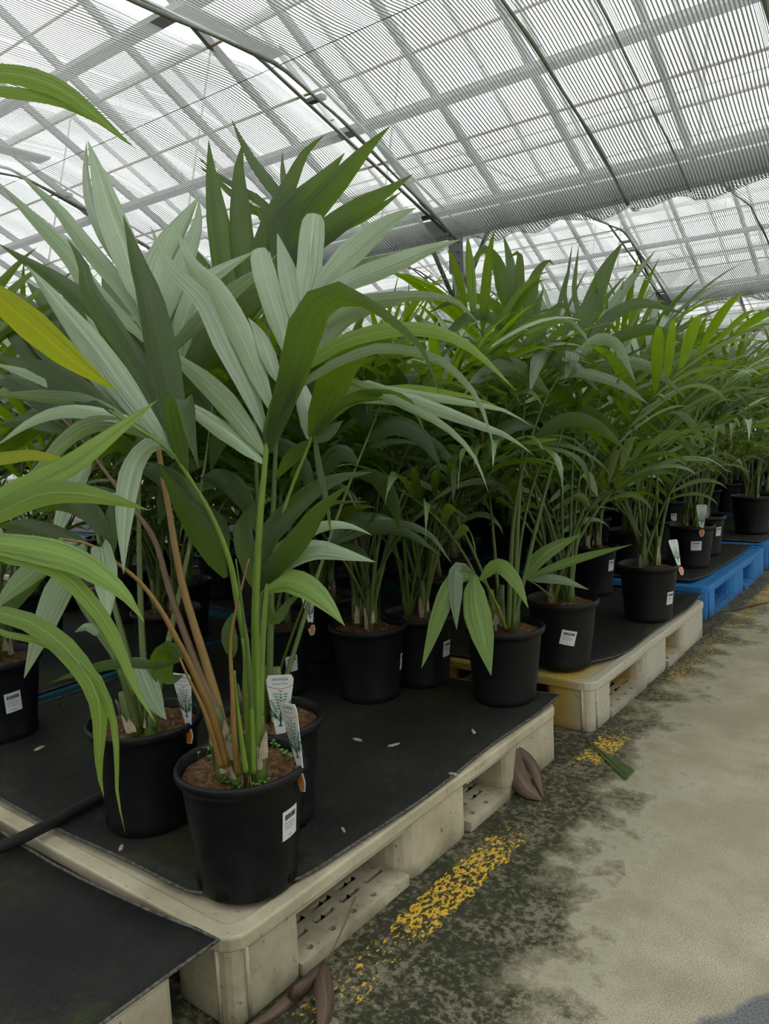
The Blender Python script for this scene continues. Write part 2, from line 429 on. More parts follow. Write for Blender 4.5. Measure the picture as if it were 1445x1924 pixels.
class G:
    """collects geometry for one mesh"""
    def __init__(s):
        s.V, s.F, s.U = [], [], []

    def add(s, V, F, U=None):
        n = len(s.V)
        s.V += [tuple(v) for v in V]
        s.F += [tuple(i + n for i in f) for f in F]
        s.U += list(U) if U is not None else [(0.5, 0.5)] * len(V)
        return s

    def box(s, x0, x1, y0, y1, z0, z1):
        V = [(x0, y0, z0), (x1, y0, z0), (x1, y1, z0), (x0, y1, z0), (x0, y0, z1), (x1, y0, z1), (x1, y1, z1), (x0, y1, z1)]
        return s.add(V, [(3, 2, 1, 0), (4, 5, 6, 7), (0, 1, 5, 4), (1, 2, 6, 5), (2, 3, 7, 6), (3, 0, 4, 7)])

    def prism(s, poly, z0, z1, grow=0.0):
        """vertical prism of a plan polygon; grow = scale change at the top"""
        c = np.mean(np.array(poly), 0)
        n = len(poly)
        V = [(p[0], p[1], z0) for p in poly] + [(c[0] + (p[0] - c[0]) * (1 + grow), c[1] + (p[1] - c[1]) * (1 + grow), z1) for p in poly]
        F = [(i, (i + 1) % n, n + (i + 1) % n, n + i) for i in range(n)] + [tuple(range(n))[::-1], tuple(range(n, 2 * n))]
        return s.add(V, F)

    def tube(s, P, R, n=8, cap=True):
        P = np.asarray(P, float)
        if np.isscalar(R): R = [R] * len(P)
        T = np.gradient(P, axis=0)
        T /= np.linalg.norm(T, axis=1)[:, None] + 1e-9
        a = np.array([0, 0, 1.0]) if abs(T[0][2]) < 0.9 else np.array([1.0, 0, 0])
        B = np.cross(T[0], a); B /= np.linalg.norm(B)
        V, U = [], []
        for i in range(len(P)):
            B = B - T[i] * B.dot(T[i]); B /= np.linalg.norm(B)
            C = np.cross(T[i], B)
            for k in range(n):
                t = 2 * math.pi * k / n
                V.append(P[i] + R[i] * (math.cos(t) * B + math.sin(t) * C))
                U.append((k / n, i / len(P)))
        F = [(i * n + k, i * n + (k + 1) % n, (i + 1) * n + (k + 1) % n, (i + 1) * n + k) for i in range(len(P) - 1) for k in range(n)]
        if cap:
            F += [tuple(range(n))[::-1], tuple(range((len(P) - 1) * n, len(P) * n))]
        return s.add(V, F, U)

    def lathe(s, prof, n=40):
        V, U = [], []
        for i, (r, z) in enumerate(prof):
            for k in range(n):
                t = 2 * math.pi * k / n
                V.append((r * math.cos(t), r * math.sin(t), z)); U.append((k / n, i / len(prof)))
        F = [(i * n + k, i * n + (k + 1) % n, (i + 1) * n + (k + 1) % n, (i + 1) * n + k) for i in range(len(prof) - 1) for k in range(n)]
        return s.add(V, F, U)

    def mesh(s, name, m, smooth=True, uv=False):
        return mesh(name, s.V, s.F, m, s.U if uv else None, smooth)

    def obj(s, name, m, parent=None, smooth=True, uv=False, loc=None, rot=None, scale=None):
        return link(name, s.mesh(name, m, smooth, uv), parent, loc, rot, scale)


def bevel(o, w, seg=2):
    b = o.modifiers.new('bevel', 'BEVEL'); b.width = w; b.segments = seg; b.limit_method = 'ANGLE'; b.angle_limit = math.radians(40)
    return o


def catmull(P, n):
    P = np.asarray(P, float)
    if len(P) == 2:
        t = np.linspace(0, 1, n)[:, None]
        return P[0] * (1 - t) + P[1] * t
    Q = np.vstack([2 * P[0] - P[1], P, 2 * P[-1] - P[-2]])
    seg = np.linalg.norm(np.diff(P, axis=0), axis=1); cum = np.r_[0, np.cumsum(seg)]
    out = []
    for s in np.linspace(0, cum[-1], n):
        i = min(np.searchsorted(cum, s, 'right') - 1, len(P) - 2)
        t = (s - cum[i]) / (seg[i] + 1e-12)
        p0, p1, p2, p3 = Q[i], Q[i + 1], Q[i + 2], Q[i + 3]
        out.append(0.5 * ((2 * p1) + (-p0 + p2) * t + (2 * p0 - 5 * p1 + 4 * p2 - p3) * t * t + (-p0 + 3 * p1 - 3 * p2 + p3) * t ** 3))
    return np.array(out)


WU = [0, .06, .16, .40, .62, .80, .92, 1.0]
WV = [.20, .42, .76, 1.0, .80, .46, .19, .01]


def ribbon(P, B, Wd, fold=0.14, nvec=None):
    """blade of a leaflet: 3 vertices across, a shallow keel along the midrib"""
    n = len(P)
    T = np.gradient(P, axis=0); T /= np.linalg.norm(T, axis=1)[:, None] + 1e-9
    V, U = [], []
    for i in range(n):
        nn = np.cross(T[i], B[i]); nn /= np.linalg.norm(nn) + 1e-9
        w = Wd[i]
        V += [P[i] - B[i] * w * 0.5, P[i] + nn * fold * w, P[i] + B[i] * w * 0.5]
        v = i / (n - 1)
        U += [(0, v), (0.5, v), (1, v)]
    F = []
    for i in range(n - 1):
        a = i * 3; b = a + 3
        F += [(a, a + 1, b + 1, b), (a + 1, a + 2, b + 2, b + 1)]
    return V, F, U


# ------------------------------------------------------------------ setting: floor, roof, walls
GZ = 0.15   # pallet height
fl = G().add([(-18, -8, 0), (10, -8, 0), (10, 32, 0), (-18, 32, 0)], [(0, 1, 2, 3)]).obj('floor', 'concrete', smooth=False)
tag(fl, kind='structure')
for nm, q in (('wall_left', [(-18, -8), (-18, 32)]), ('wall_right', [(10, -8), (10, 32)]), ('wall_back', [(-18, 32), (10, 32)]), ('wall_front', [(-18, -8), (10, -8)])):
    (xa, ya), (xb, yb) = q
    tx = 0.05 if xa == xb else 0; ty = 0.05 if ya == yb else 0
    w = G().box(min(xa, xb) - tx, max(xa, xb) + tx, min(ya, yb) - ty, max(ya, yb) + ty, 0, 4.3).obj(nm, 'wall', smooth=False)
    tag(w, kind='structure')
    for k in range(1, 8):      # posts of the wall frame
        t = k / 8
        px, py = xa + (xb - xa) * t, ya + (yb - ya) * t
        G().box(px - 0.06, px + 0.06, py - 0.06, py + 0.06, 0, 4.2).obj('wall_post', 'alu', w, smooth=False)

PER = 4.4
GAPS = [-11.8, -9.52, -7.23, -4.95, -2.67, -0.56, 1.72, 4.0, 6.3]
BARS = [-7.72, -7.16, -6.6, -6.04, -5.48, -4.92, -4.36, -3.80, -3.30, -2.79, -2.30, -1.76, -1.20, -0.64, -0.08, 0.48, 1.04]


def roof_z(y, k):      # outer glazing slope of bay k
    y1 = PER * (k + 1)
    return 2.2 + 0.553 * (y1 - y)


def screen_mesh(x0, x1, k, seed, ny=46, folds=()):
    r = np.random.RandomState(seed)
    nx = max(8, int((x1 - x0) / 0.045))
    xs = list(np.linspace(x0, x1, nx + 1))
    for xf, wf, kf in list(folds) + [(x0 + 0.03, 0.03, 0), (x1 - 0.03, 0.03, 0)]:
        xs += [xf + wf * q for q in (-1.6, -1.1, -0.7, -0.35, 0, 0.35, 0.7, 1.1, 1.6) if x0 < xf + wf * q < x1]
    xs = np.array(sorted(set(np.round(xs, 4)))); nx = len(xs) - 1
    # stripe phase: denser in the gathered folds and at the gathered edges
    dens = np.full(nx + 1, 1 / 0.0165)
    for xf, wf, kf in list(folds) + [(x0 + 0.03, 0.035, 2.3), (x1 - 0.03, 0.035, 2.0)]:
        dens *= 1 + min(kf, 2.5) * np.exp(-((xs - xf) / wf) ** 2)
    ph = np.r_[0, np.cumsum((dens[1:] + dens[:-1]) / 2 * np.diff(xs))]
    y0 = PER * k - 0.05
    prof_y = [y0, y0 + 0.35, y0 + 0.75, y0 + 1.7, y0 + 2.80, y0 + 3.25, y0 + 3.7, y0 + 4.05, y0 + 4.30, y0 + 4.40, y0 + 4.46]
    prof_z = [2.10, 2.38, 2.56, 2.585, 2.60, 2.47, 2.30, 2.16, 2.05, 2.04, 2.07]
    s = np.linspace(0, 1, ny + 1)
    cum = np.r_[0, np.cumsum(np.hypot(np.diff(prof_y), np.diff(prof_z)))]; cum /= cum[-1]
    ys = np.interp(s, cum, prof_y); zs = np.interp(s, cum, prof_z)
    a1, a2, a3 = r.rand(3) * 6
    V, U, F = [], [], []
    for j in range(ny + 1):
        flat = 1.0 if ys[j] < y0 + 2.75 else 0.0
        for i in range(nx + 1):
            x = xs[i]
            e = (x - x0) / (x1 - x0)
            sag = -0.020 * math.sin(math.pi * e) * flat
            wv = 0.008 * math.sin(x * 19 + a1 + ys[j] * 1.3) + 0.004 * math.sin(x * 26 + a2 + ys[j] * 2.0)
            wob = 0.010 * math.sin(ys[j] * 3.1 + a3 + x * 1.1) + 0.005 * math.sin(ys[j] * 9.0 + a1)
            sc = 0.030 * math.sin((ys[j] - y0) * 2 * math.pi / 0.95) * 0.25 * (1 - flat)
            bot = max(0.0, (ys[j] - (y0 + 4.02)) / 0.4)
            zz = zs[j] + sag + wv * (1 + 0.8 * bot) + sc - 0.03 * bot * abs(math.sin(x * 5.5 + a2))
            for xf, wf, kf in folds:
                zz -= (0.005 * kf) * math.exp(-((x - xf) / wf) ** 2)
            V.append((x + wob, ys[j], zz))
            U.append((ph[i] + 0.25 * math.sin(ys[j] * 7 + a2), s[j]))
    n = nx + 1
    for j in range(ny):
        for i in range(nx):
            F.append((j * n + i, j * n + i + 1, (j + 1) * n + i + 1, (j + 1) * n + i))
    return mesh('shade_screen', V, F, 'cloth', U)


ceiling = link('ceiling', None); tag(ceiling, kind='structure')
SCREEN_LABELS = {
    (3, 0): 'pale striped shade cloth at upper left, bent over the thin wire above the big palm',
    (4, 0): 'large striped shade cloth at upper right with a dark gathered fold',
    (2, 0): 'striped shade cloth at the far left edge beyond the narrow light gap',
    (3, 1): 'smaller striped shade cloth of the second bay left of the steel rafter',
    (4, 1): 'smaller striped shade cloth of the second bay at the right edge',
}
FOLDS = {4: [(-1.51, 0.013, 4.6), (-1.19, 0.012, 1.8), (-1.60, 0.03, 0.6), (-0.70, 0.012, 3.5)], 3: [(-3.75, 0.014, 1.2), (-3.25, 0.014, 1.6), (-4.3, 0.014, 1.0), (-2.74, 0.012, 2.5)]}
ROLLS = {4: [(-1.512, 0.0085), (-1.195, 0.0045), (-0.66, 0.012), (-2.595, 0.009)], 3: [(-4.875, 0.010)]}


def roll_mesh(x, k, rad, seed):
    r = np.random.RandomState(seed)
    y0 = PER * k - 0.05
    py = [y0 + 0.75, y0 + 1.7, y0 + 2.80, y0 + 3.25, y0 + 3.7, y0 + 4.05, y0 + 4.30]
    pz = [2.56, 2.585, 2.60, 2.47, 2.30, 2.16, 2.05]
    ys = np.linspace(py[0], py[-1], 40)
    ph = r.rand() * 6
    P = np.stack([x + 0.006 * np.sin(ys * 3.0 + ph) + 0.003 * np.sin(ys * 8 + ph), ys, np.interp(ys, py, pz) - 0.018 - (0.020 if True else 0) * np.exp(-((ys - y0 - 1.6) / 1.2) ** 2)], 1)
    return G().tube(P, [rad * (1 + 0.25 * math.sin(i * 0.9 + ph)) for i in range(40)], 7).mesh('gathered_fold', 'foldcloth')


for k in range(-2, 7):
    for g in range(len(GAPS) - 1):
        if (k < 0 or k > 2) and g not in range(0, 8):
            continue
        me = screen_mesh(GAPS[g] + 0.055, GAPS[g + 1] - 0.05, k, 100 + k * 17 + g, 46 if (k in (0, 1) and g in (2, 3, 4)) else 22, FOLDS.get(g, ()))
        if (g, k) in SCREEN_LABELS:
            o = link('shade_screen', me)
            tag(o, SCREEN_LABELS[(g, k)], 'shade screen', 'shade cloths under the glass roof')
            for qi, (rx, rr_) in enumerate(ROLLS.get(g, ())):
                link('gathered_fold', roll_mesh(rx, k, rr_, g * 10 + qi), o)
        elif k in (1, 2, 3, 4) and g in (1, 2, 3, 4):
            o = link('shade_screen', me)
            tag(o, 'one of the far striped shade cloths in the bays behind the second steel rafter', 'shade screen', 'far shade cloths')
        else:
            link('screen', me, ceiling)

# roof framing: gutters, rafters, purlins, glazing bars, panes
pane_me = {}
for k in range(-2, 7):
    ya, yr, yb = PER * k, PER * k + 0.55, PER * (k + 1)
    za, zr = 2.2, roof_z(yr, k)
    G().add([(-13, yb - 0.09, 2.20), (8, yb - 0.09, 2.20), (8, yb + 0.09, 2.20), (-13, yb + 0.09, 2.20), (-13, yb - 0.06, 2.10), (8, yb - 0.06, 2.10), (8, yb + 0.06, 2.10), (-13, yb + 0.06, 2.10)],
            [(0, 1, 2, 3), (7, 6, 5, 4), (4, 5, 1, 0), (5, 6, 2, 1), (6, 7, 3, 2), (7, 4, 0, 3)]).obj('gutter', 'alu', ceiling, smooth=False)
    G().tube([(-13, yr, zr + 0.02), (8, yr, zr + 0.02)], 0.04, 8).obj('ridge_beam', 'beam', ceiling)
    for yp, hw in ((ya + 2.74, 0.045), (ya + 3.58, 0.045), (ya + 1.6, 0.045), (ya + 4.22, 0.05)):
        zz = roof_z(yp, k) - 0.07
        G().box(-13, 8, yp - hw, yp + hw, zz - 0.03, zz).obj('purlin', 'beam', ceiling, smooth=False)
    for yp in (ya + 2.15, ya + 2.55, ya + 2.97, ya + 3.36, ya + 3.86, ya + 4.02):
        zz = roof_z(yp, k) - 0.04
        G().tube([(-13, yp, zz), (8, yp, zz)], 0.008, 6).obj('tie_rod', 'rust', ceiling)
    if -1 < k < 3:
        for x in BARS:
            G().add([(x - 0.014, yr, zr - 0.05), (x + 0.014, yr, zr - 0.05), (x + 0.014, yb, 2.2 - 0.05), (x - 0.014, yb, 2.2 - 0.05), (x - 0.014, yr, zr), (x + 0.014, yr, zr), (x + 0.014, yb, 2.2), (x - 0.014, yb, 2.2)],
                    [(3, 2, 1, 0), (4, 5, 6, 7), (0, 1, 5, 4), (2, 3, 7, 6), (1, 2, 6, 5), (3, 0, 4, 7)]).obj('glazing_bar', 'bar', ceiling, smooth=False)
        rows = [(yr, ya + 1.6), (ya + 1.6, ya + 2.74), (ya + 2.74, ya + 3.58), (ya + 3.58, yb)]
        for i in range(len(BARS) - 1):
            w = BARS[i + 1] - BARS[i] - 0.01
            for (p, q) in rows:
                key = (round(w, 2), round(q - p, 2))
                if key not in pane_me:
                    dz = -0.553 * (q - p - 0.01)
                    pane_me[key] = G().add([(0, 0, 0), (w, 0, 0), (w, q - p - 0.01, dz), (0, q - p - 0.01, dz)], [(0, 1, 2, 3)]).mesh('pane', 'glass', False)
                link('pane', pane_me[key], ceiling, (BARS[i] + 0.005, p, roof_z(p, k) + 0.004))
    # steep short face of each bay
    for x in BARS[::4]:
        G().tube([(x, ya, 2.2), (x, yr, zr)], 0.010, 4).obj('glazing_bar', 'bar', ceiling)
    # rafters in the light gaps
    for gx in GAPS:
        o = G().tube([(gx - 0.055, ya + 0.1, 2.66), (gx - 0.055, ya + 2.72, 2.655), (gx - 0.055, ya + 2.78, 2.64), (gx - 0.055, yb - 0.02, 2.11)], 0.011, 8).obj('rafter', 'alu', ceiling)
        G().tube([(gx + 0.05, ya + 2.78, 2.68), (gx + 0.05, yb - 0.05, 2.14)], 0.008, 6).obj('rafter_rail', 'alu', ceiling)
# truss web seen as dark triangles above the cloth
for k in (0, 1):
    for gx in (-2.67, -4.95):
        ya = PER * k
        G().box(gx - 0.40, gx - 0.26, ya + 2.5, ya + 3.15, 2.86, 2.875).obj('truss_plate', 'beam', ceiling, smooth=False)
        G().box(gx - 0.05, gx + 0.05, ya + 3.06, ya + 3.10, 2.535, 2.555).obj('bracket', 'bar', ceiling, smooth=False)

# wire on which the cloth bends
for k, lab in ((0, 'thin dark wire across the roof over which the near shade cloths bend'), (1, 'thin dark wire of the second bay, farther back under the roof')):
    o = G().tube([(x, PER * k + 2.75, 2.577) for x in np.linspace(-11.8, 6.3, 30)], 0.0018, 6).obj('support_wire', 'wire')
    tag(o, lab, 'wire')

# posts with brackets under the gutter
for i, (gx, k, lab) in enumerate(((-2.67, 0, 'galvanised steel post with a bolted bracket rising behind the palms in the middle'),
                                  (-4.95, 0, 'galvanised steel post behind the palms on the left'),
                                  (-0.56 - 0.9, 2, 'distant steel post among the far palms at the right edge'),
                                  (-2.67, 1, 'second steel post, farther back below the bright steel rafter'))):
    yb = PER * (k + 1)
    r = tag(link('support_post', None, None, (gx, yb, 0)), lab, 'post')
    G().box(-0.035, 0.035, -0.035, 0.035, 0.0, 2.0).obj('post_shaft', 'alu', r, smooth=False)
    G().box(-0.05, 0.05, -0.04, -0.03, 1.86, 2.10).obj('bracket_plate', 'bar', r, smooth=False)
    G().tube([(0.01, 0.03, 1.75), (0.20, 0.05, 2.12)], 0.016, 8).obj('brace', 'alu', r)
    G().tube([(-0.03, -0.03, 1.70), (-0.12, -0.28, 2.20)], 0.014, 8).obj('brace', 'bar', r)
    for bz in (1.92, 1.99, 2.05):
        G().lathe([(0, 0.007), (0.006, 0.007), (0.007, 0), (0, 0)], 6).obj('bolt', 'bar', r, loc=(0.02, -0.042, bz), rot=(math.pi / 2, 0, 0))


# ------------------------------------------------------------------ pallets
def slot_board(x0, x1, y0, y1, z0, z1, slots, holes):
    """board with real slots and round-ish holes through it"""
    g = G()
    xs = sorted({x0, x1, *[a for s in slots for a in s[:2]], *[h[0] - h[2] for h in holes], *[h[0] + h[2] for h in holes]})
    ys = sorted({y0, y1, *[a for s in slots for a in s[2:]], *[h[1] - h[2] for h in holes], *[h[1] + h[2] for h in holes]})
    for i in range(len(xs) - 1):
        for j in range(len(ys) - 1):
            a, b, c, d = xs[i], xs[i + 1], ys[j], ys[j + 1]
            mx, my = (a + b) / 2, (c + d) / 2
            if any(s[0] < mx < s[1] and s[2] < my < s[3] for s in slots):
                g.add([(a, c, z1), (b, c, z1), (b, d, z1), (a, d, z1), (a, c, z0), (b, c, z0), (b, d, z0), (a, d, z0)], [(0, 4, 5, 1), (1, 5, 6, 2), (2, 6, 7, 3), (3, 7, 4, 0)])
                continue
            hh = [h for h in holes if abs(h[0] - mx) < 1e-6 and abs(h[1] - my) < 1e-6]
            if hh:
                r = hh[0][2] * 0.92
                n = 8
                outer = [(mx + (b - a) / 2 * max(-1, min(1, 1.4142 * math.cos(t))), my + (d - c) / 2 * max(-1, min(1, 1.4142 * math.sin(t)))) for t in [2 * math.pi * k / n for k in range(n)]]
                inner = [(mx + r * math.cos(2 * math.pi * k / n), my + r * math.sin(2 * math.pi * k / n)) for k in range(n)]
                V = [(p[0], p[1], z1) for p in outer] + [(p[0], p[1], z1) for p in inner] + [(p[0], p[1], z0) for p in inner]
                F = [(k, (k + 1) % n, n + (k + 1) % n, n + k) for k in range(n)] + [(n + k, n + (k + 1) % n, 2 * n + (k + 1) % n, 2 * n + k) for k in range(n)]
                g.add(V, F)
                continue
            g.add([(a, c, z1), (b, c, z1), (b, d, z1), (a, d, z1)], [(0, 1, 2, 3)])
    g.add([(x0, y0, z0), (x1, y0, z0), (x1, y1, z0), (x0, y1, z0), (x0, y0, z1), (x1, y0, z1), (x1, y1, z1), (x0, y1, z1)],
          [(0, 1, 5, 4), (1, 2, 6, 5), (2, 3, 7, 6), (3, 0, 4, 7)])
    return g


def rrect(x0, x1, y0, y1, r, n=4):
    P = []
    for cx, cy, a in ((x1 - r, y1 - r, 0), (x0 + r, y1 - r, 90), (x0 + r, y0 + r, 180), (x1 - r, y0 + r, 270)):
        for k in range(n + 1):
            t = math.radians(a + 90 * k / n)
            P.append((cx + r * math.cos(t), cy + r * math.sin(t)))
    return P


PAL_CACHE = {}


def make_pallet(label, x1, y0, wx, wy, m, near=False, rot=0.0, group=None):
    """x1 = aisle edge, y0 = near edge"""
    r = tag(link('plastic_pallet', None, None, (x1, y0, 0), (0, 0, rot)), label, 'pallet', group or 'plastic pallets along the aisle')
    key = (round(wx, 2), round(wy, 2), m, near)
    if key not in PAL_CACHE:
        parts = []
        # deck with rounded rim
        g = G()
        inner = rrect(-wx + 0.03, -0.03, 0.03, wy - 0.03, 0.035)
        g.prism(inner, GZ - 0.022, GZ - 0.006)
        parts.append(('deck', g.mesh('deck', m, False), 0))
        o = rrect(-wx, 0, 0, wy, 0.045); i2 = rrect(-wx + 0.032, -0.032, 0.032, wy - 0.032, 0.03)
        n = len(o)
        V = [(*p, GZ - 0.026) for p in o] + [(*p, GZ) for p in o] + [(*p, GZ) for p in i2] + [(*p, GZ - 0.026) for p in i2]
        F = []
        for k in range(n):
            k2 = (k + 1) % n
            for a, b in ((0, 1), (1, 2), (2, 3), (3, 0)):
                F.append((a * n + k, a * n + k2, b * n + k2, b * n + k))
        parts.append(('rim', mesh('rim', V, F, m, None, False), 0.004))
        bx = [(-0.155, -0.006), (-wx / 2 - 0.09, -wx / 2 + 0.09), (-wx + 0.006, -wx + 0.155)]
        by = [(0.006, 0.165), (wy / 2 - 0.13, wy / 2 + 0.13), (wy - 0.29 if near else wy - 0.165, wy - 0.006)]
        for a, b in bx:
            for c, d in by:
                rr = 0.028 if (a > -0.2 or a < -wx + 0.2) and (c < 0.1 or d > wy - 0.1) else 0.05
                g = G().prism(rrect(a, b, c, d, rr, 4), 0.0, GZ - 0.02, 0.0)
                parts.append(('block', g.mesh('block', m, False), 0.003))
        # two raised ribs at the near corner
        for rx, ry in ((-0.036, 0.004), (-0.004, 0.036)):
            parts.append(('corner_rib', G().tube([(rx, ry, 0.0), (rx, ry, GZ - 0.024)], 0.0035, 6).mesh('corner_rib', m), 0))
        for (c, d) in ((by[0][1], by[1][0]), (by[1][1], by[2][0])):
            slots, holes = [], []
            if near:
                L = d - c
                for row in range(4):
                    xx = -0.062 - 0.030 * row
                    k = 0
                    while 0.015 + k * 0.074 + 0.052 < L:
                        s0 = c + 0.010 + k * 0.074 + (0.024 if row % 2 else 0)
                        if s0 + 0.052 < d - 0.003:
                            slots.append((xx - 0.006, xx + 0.006, s0, s0 + 0.052))
                        k += 1
                for k in range(int(L / 0.060)):
                    holes.append((-0.025, c + 0.030 + k * 0.060, 0.008))
                g = slot_board(-0.155, -0.045, c - 0.01, d + 0.01, 0.0, 0.022, slots, [])
                g2 = slot_board(-0.045, -0.004, c - 0.01, d + 0.01, 0.0, 0.022, [], holes)
                g.add(g2.V, g2.F)
            else:
                g = G().box(-0.15, -0.006, c - 0.01, d + 0.01, 0, 0.02)
            parts.append(('bottom_rail', g.mesh('bottom_rail', m, False), 0))
        for q in (-wx / 2, -wx + 0.08):
            parts.append(('bottom_rail', G().box(q - 0.07, q + 0.07, 0.02, wy - 0.02, 0, 0.02).mesh('bottom_rail', m, False), 0))
        # stiffening ribs below the rim along the aisle side
        for c, d in ((by[0][1], by[1][0]), (by[1][1], by[2][0])):
            g = G().box(-0.020, -0.012, c - 0.01, d + 0.01, GZ - 0.040, GZ - 0.024)
            parts.append(('edge_rib', g.mesh('edge_rib', m, False), 0))
        PAL_CACHE[key] = parts
    for nm, me, bv in PAL_CACHE[key]:
        ob = link(nm, me, r)
        if bv and near:
            bevel(ob, bv)
    return r


def make_mat(label, x0, x1, y0, y1, seed, lift=0.0, curl=(), hgt=GZ + 0.003, group=None):
    """weed mat: thin sheet with wavy edges, resting on the pallet"""
    r = np.random.RandomState(seed)
    nx, ny = 26, 26
    V, F, U = [], [], []
    a = r.rand(6) * 6
    for j in range(ny + 1):
        for i in range(nx + 1):
            u, v = i / nx, j / ny
            x = x0 + (x1 - x0) * u; y = y0 + (y1 - y0) * v
            ex = 1 if i in (0, nx) else 0; ey = 1 if j in (0, ny) else 0
            x += ex * 0.006 * math.sin(y * 9 + a[0]); y += ey * 0.006 * math.sin(x * 8 + a[1])
            de = min(u * (x1 - x0), (1 - u) * (x1 - x0), v * (y1 - y0), (1 - v) * (y1 - y0))
            z = hgt + 0.0012 * math.sin(x * 14 + a[2]) * math.sin(y * 11 + a[3]) + (0.004 * math.exp(-de / 0.02)) * (0.6 + 0.4 * math.sin(x * 6 + y * 7 + a[4]))
            for (qx, qy, rad, amt, pull) in curl:
                dd = math.hypot(x - qx, y - qy)
                f = math.exp(-(dd / rad) ** 2)
                z += amt * f
                x += (x0 + (x1 - x0) * 0.5 - x) * pull * f; y += (y0 + (y1 - y0) * 0.5 - y) * pull * f
            V.append((x, y, z)); U.append((u, v))
    n = nx + 1
    for j in range(ny):
        for i in range(nx):
            F.append((j * n + i, j * n + i + 1, (j + 1) * n + i + 1, (j + 1) * n + i))
    root = tag(link('ground_cover_mat', None, None, (x1, y0, hgt)), label, 'mat', group or 'black mats on the pallets')
    V = [(v[0] - x1, v[1] - y0, v[2] - hgt) for v in V]
    sheet = link('sheet', mesh('sheet', V, F, 'mat', U), root)
    s = sheet.modifiers.new('solid', 'SOLIDIFY'); s.thickness = 0.002; s.offset = 1
    bd = [V[i] for i in range(nx + 1)] + [V[j * n + nx] for j in range(1, ny + 1)] + [V[ny * n + i] for i in range(nx - 1, -1, -1)] + [V[j * n] for j in range(ny - 1, 0, -1)]
    bd = np.array(bd + [bd[0]]) + np.array([0, 0, 0.002])
    G().tube(bd, 0.0028, 6, False).obj('frayed_edge', 'mat_edge', root)
    return root


make_pallet('cream plastic pallet at the front under the big palm, slotted rail showing', -0.862, 0.700, 1.285, 1.172, 'cream', True)
make_mat('black woven mat on the front cream pallet under the big palm', -2.125, -0.872, 0.742, 1.885, 3, curl=((-0.87, 0.74, 0.09, 0.004, 0.11), (-0.87, 1.88, 0.1, 0.012, 0.0)))
make_pallet('yellowed plastic pallet, second along the aisle', -0.842, 2.055, 1.25, 1.185, 'yellow', True)
make_mat('black mat with a curled edge on the yellowed pallet', -2.06, -0.862, 2.10, 3.255, 4, curl=((-0.862, 2.10, 0.2, 0.004, 0.09), (-0.862, 3.25, 0.1, 0.012, 0.0), (-1.0, 2.08, 0.12, 0.005, 0.03)))
make_pallet('bright blue plastic pallet beside the aisle at right', -0.895, 3.470, 1.25, 1.2, 'blue', True)
make_mat('grey black mat on the bright blue pallet', -2.10, -0.955, 3.525, 4.64, 5, curl=((-0.95, 3.52, 0.15, 0.004, 0.05),))
make_pallet('second blue pallet, at the right edge behind the bright blue one', -0.895, 4.74, 1.25, 1.2, 'blue', True)
make_mat('mat on the second blue pallet at the right edge', -2.10, -0.94, 4.78, 5.9, 6)
make_pallet('cream pallet corner at the lower left under a loose mat', -0.905, -0.56, 1.25, 1.205, 'cream', True)
make_mat('loose black mat at the lower left, its corner sticking out over the cream pallet', -2.20, -0.872, -0.55, 0.672, 9, hgt=GZ + 0.004, curl=((-0.875, 0.672, 0.10, 0.010, -0.012),))
# second and third columns of pallets, behind
for ci, (xe, mm) in enumerate(((-2.20, 'teal'), (-3.55, 'cream'), (-4.9, 'teal'))):
    for yi in range(6):
        y0 = 0.86 + yi * 1.28
        if ci == 2 and yi > 3: continue
        if ci == 0 and yi == 0:
            make_pallet('old dark blue pallet left behind the front palms', xe, y0, 1.25, 1.2, mm, True)
            make_mat('black mat on the old dark blue pallet at left', xe - 1.23, xe - 0.02, y0 + 0.02, y0 + 1.18, 30)
        else:
            make_pallet('pallet under the dense rows of palms behind, dark and mostly covered', xe, y0, 1.25, 1.2, mm, False, group='pallets in the rows behind')
            make_mat('black mat under the pots in the rows behind', xe - 1.23, xe - 0.02, y0 + 0.02, y0 + 1.18, 31 + ci * 7 + yi, group='mats in the rows behind')
for yi in range(4):
    y0 = 6.02 + yi * 1.28
    make_pallet('far pallet of the aisle row at the right edge', -0.9, y0, 1.25, 1.2, 'blue', False, group='far pallets of the aisle row')
    make_mat('far mat of the aisle row at the right edge', -2.13, -0.92, y0 + 0.02, y0 + 1.18, 60 + yi, group='far mats of the aisle row')

# ------------------------------------------------------------------ pots, soil, tags, stickers
PR, PH, BR = 0.112, 0.208, 0.083
SOIL = 0.189


def pot_mesh():
    g = G()
    r = lambda z: BR + (PR - 0.008 - BR) * (z / PH)
    prof = [(0, 0.004), (BR - 0.004, 0.004), (BR, 0.0), (BR + 0.001, 0.002), (r(0.02), 0.02), (r(0.022) - 0.001, 0.023), (r(0.10), 0.10), (r(PH - 0.026), PH - 0.026),
            (r(PH - 0.022) + 0.001, PH - 0.022), (PR - 0.002, PH - 0.016), (PR, PH - 0.013), (PR, PH - 0.004), (PR - 0.002, PH), (PR - 0.006, PH), (PR - 0.008, PH - 0.004), (r(SOIL) - 0.003, SOIL - 0.01), (r(0.12) - 0.003, 0.12)]
    g.lathe(prof, 48)
    return g.mesh('pot', 'pot')


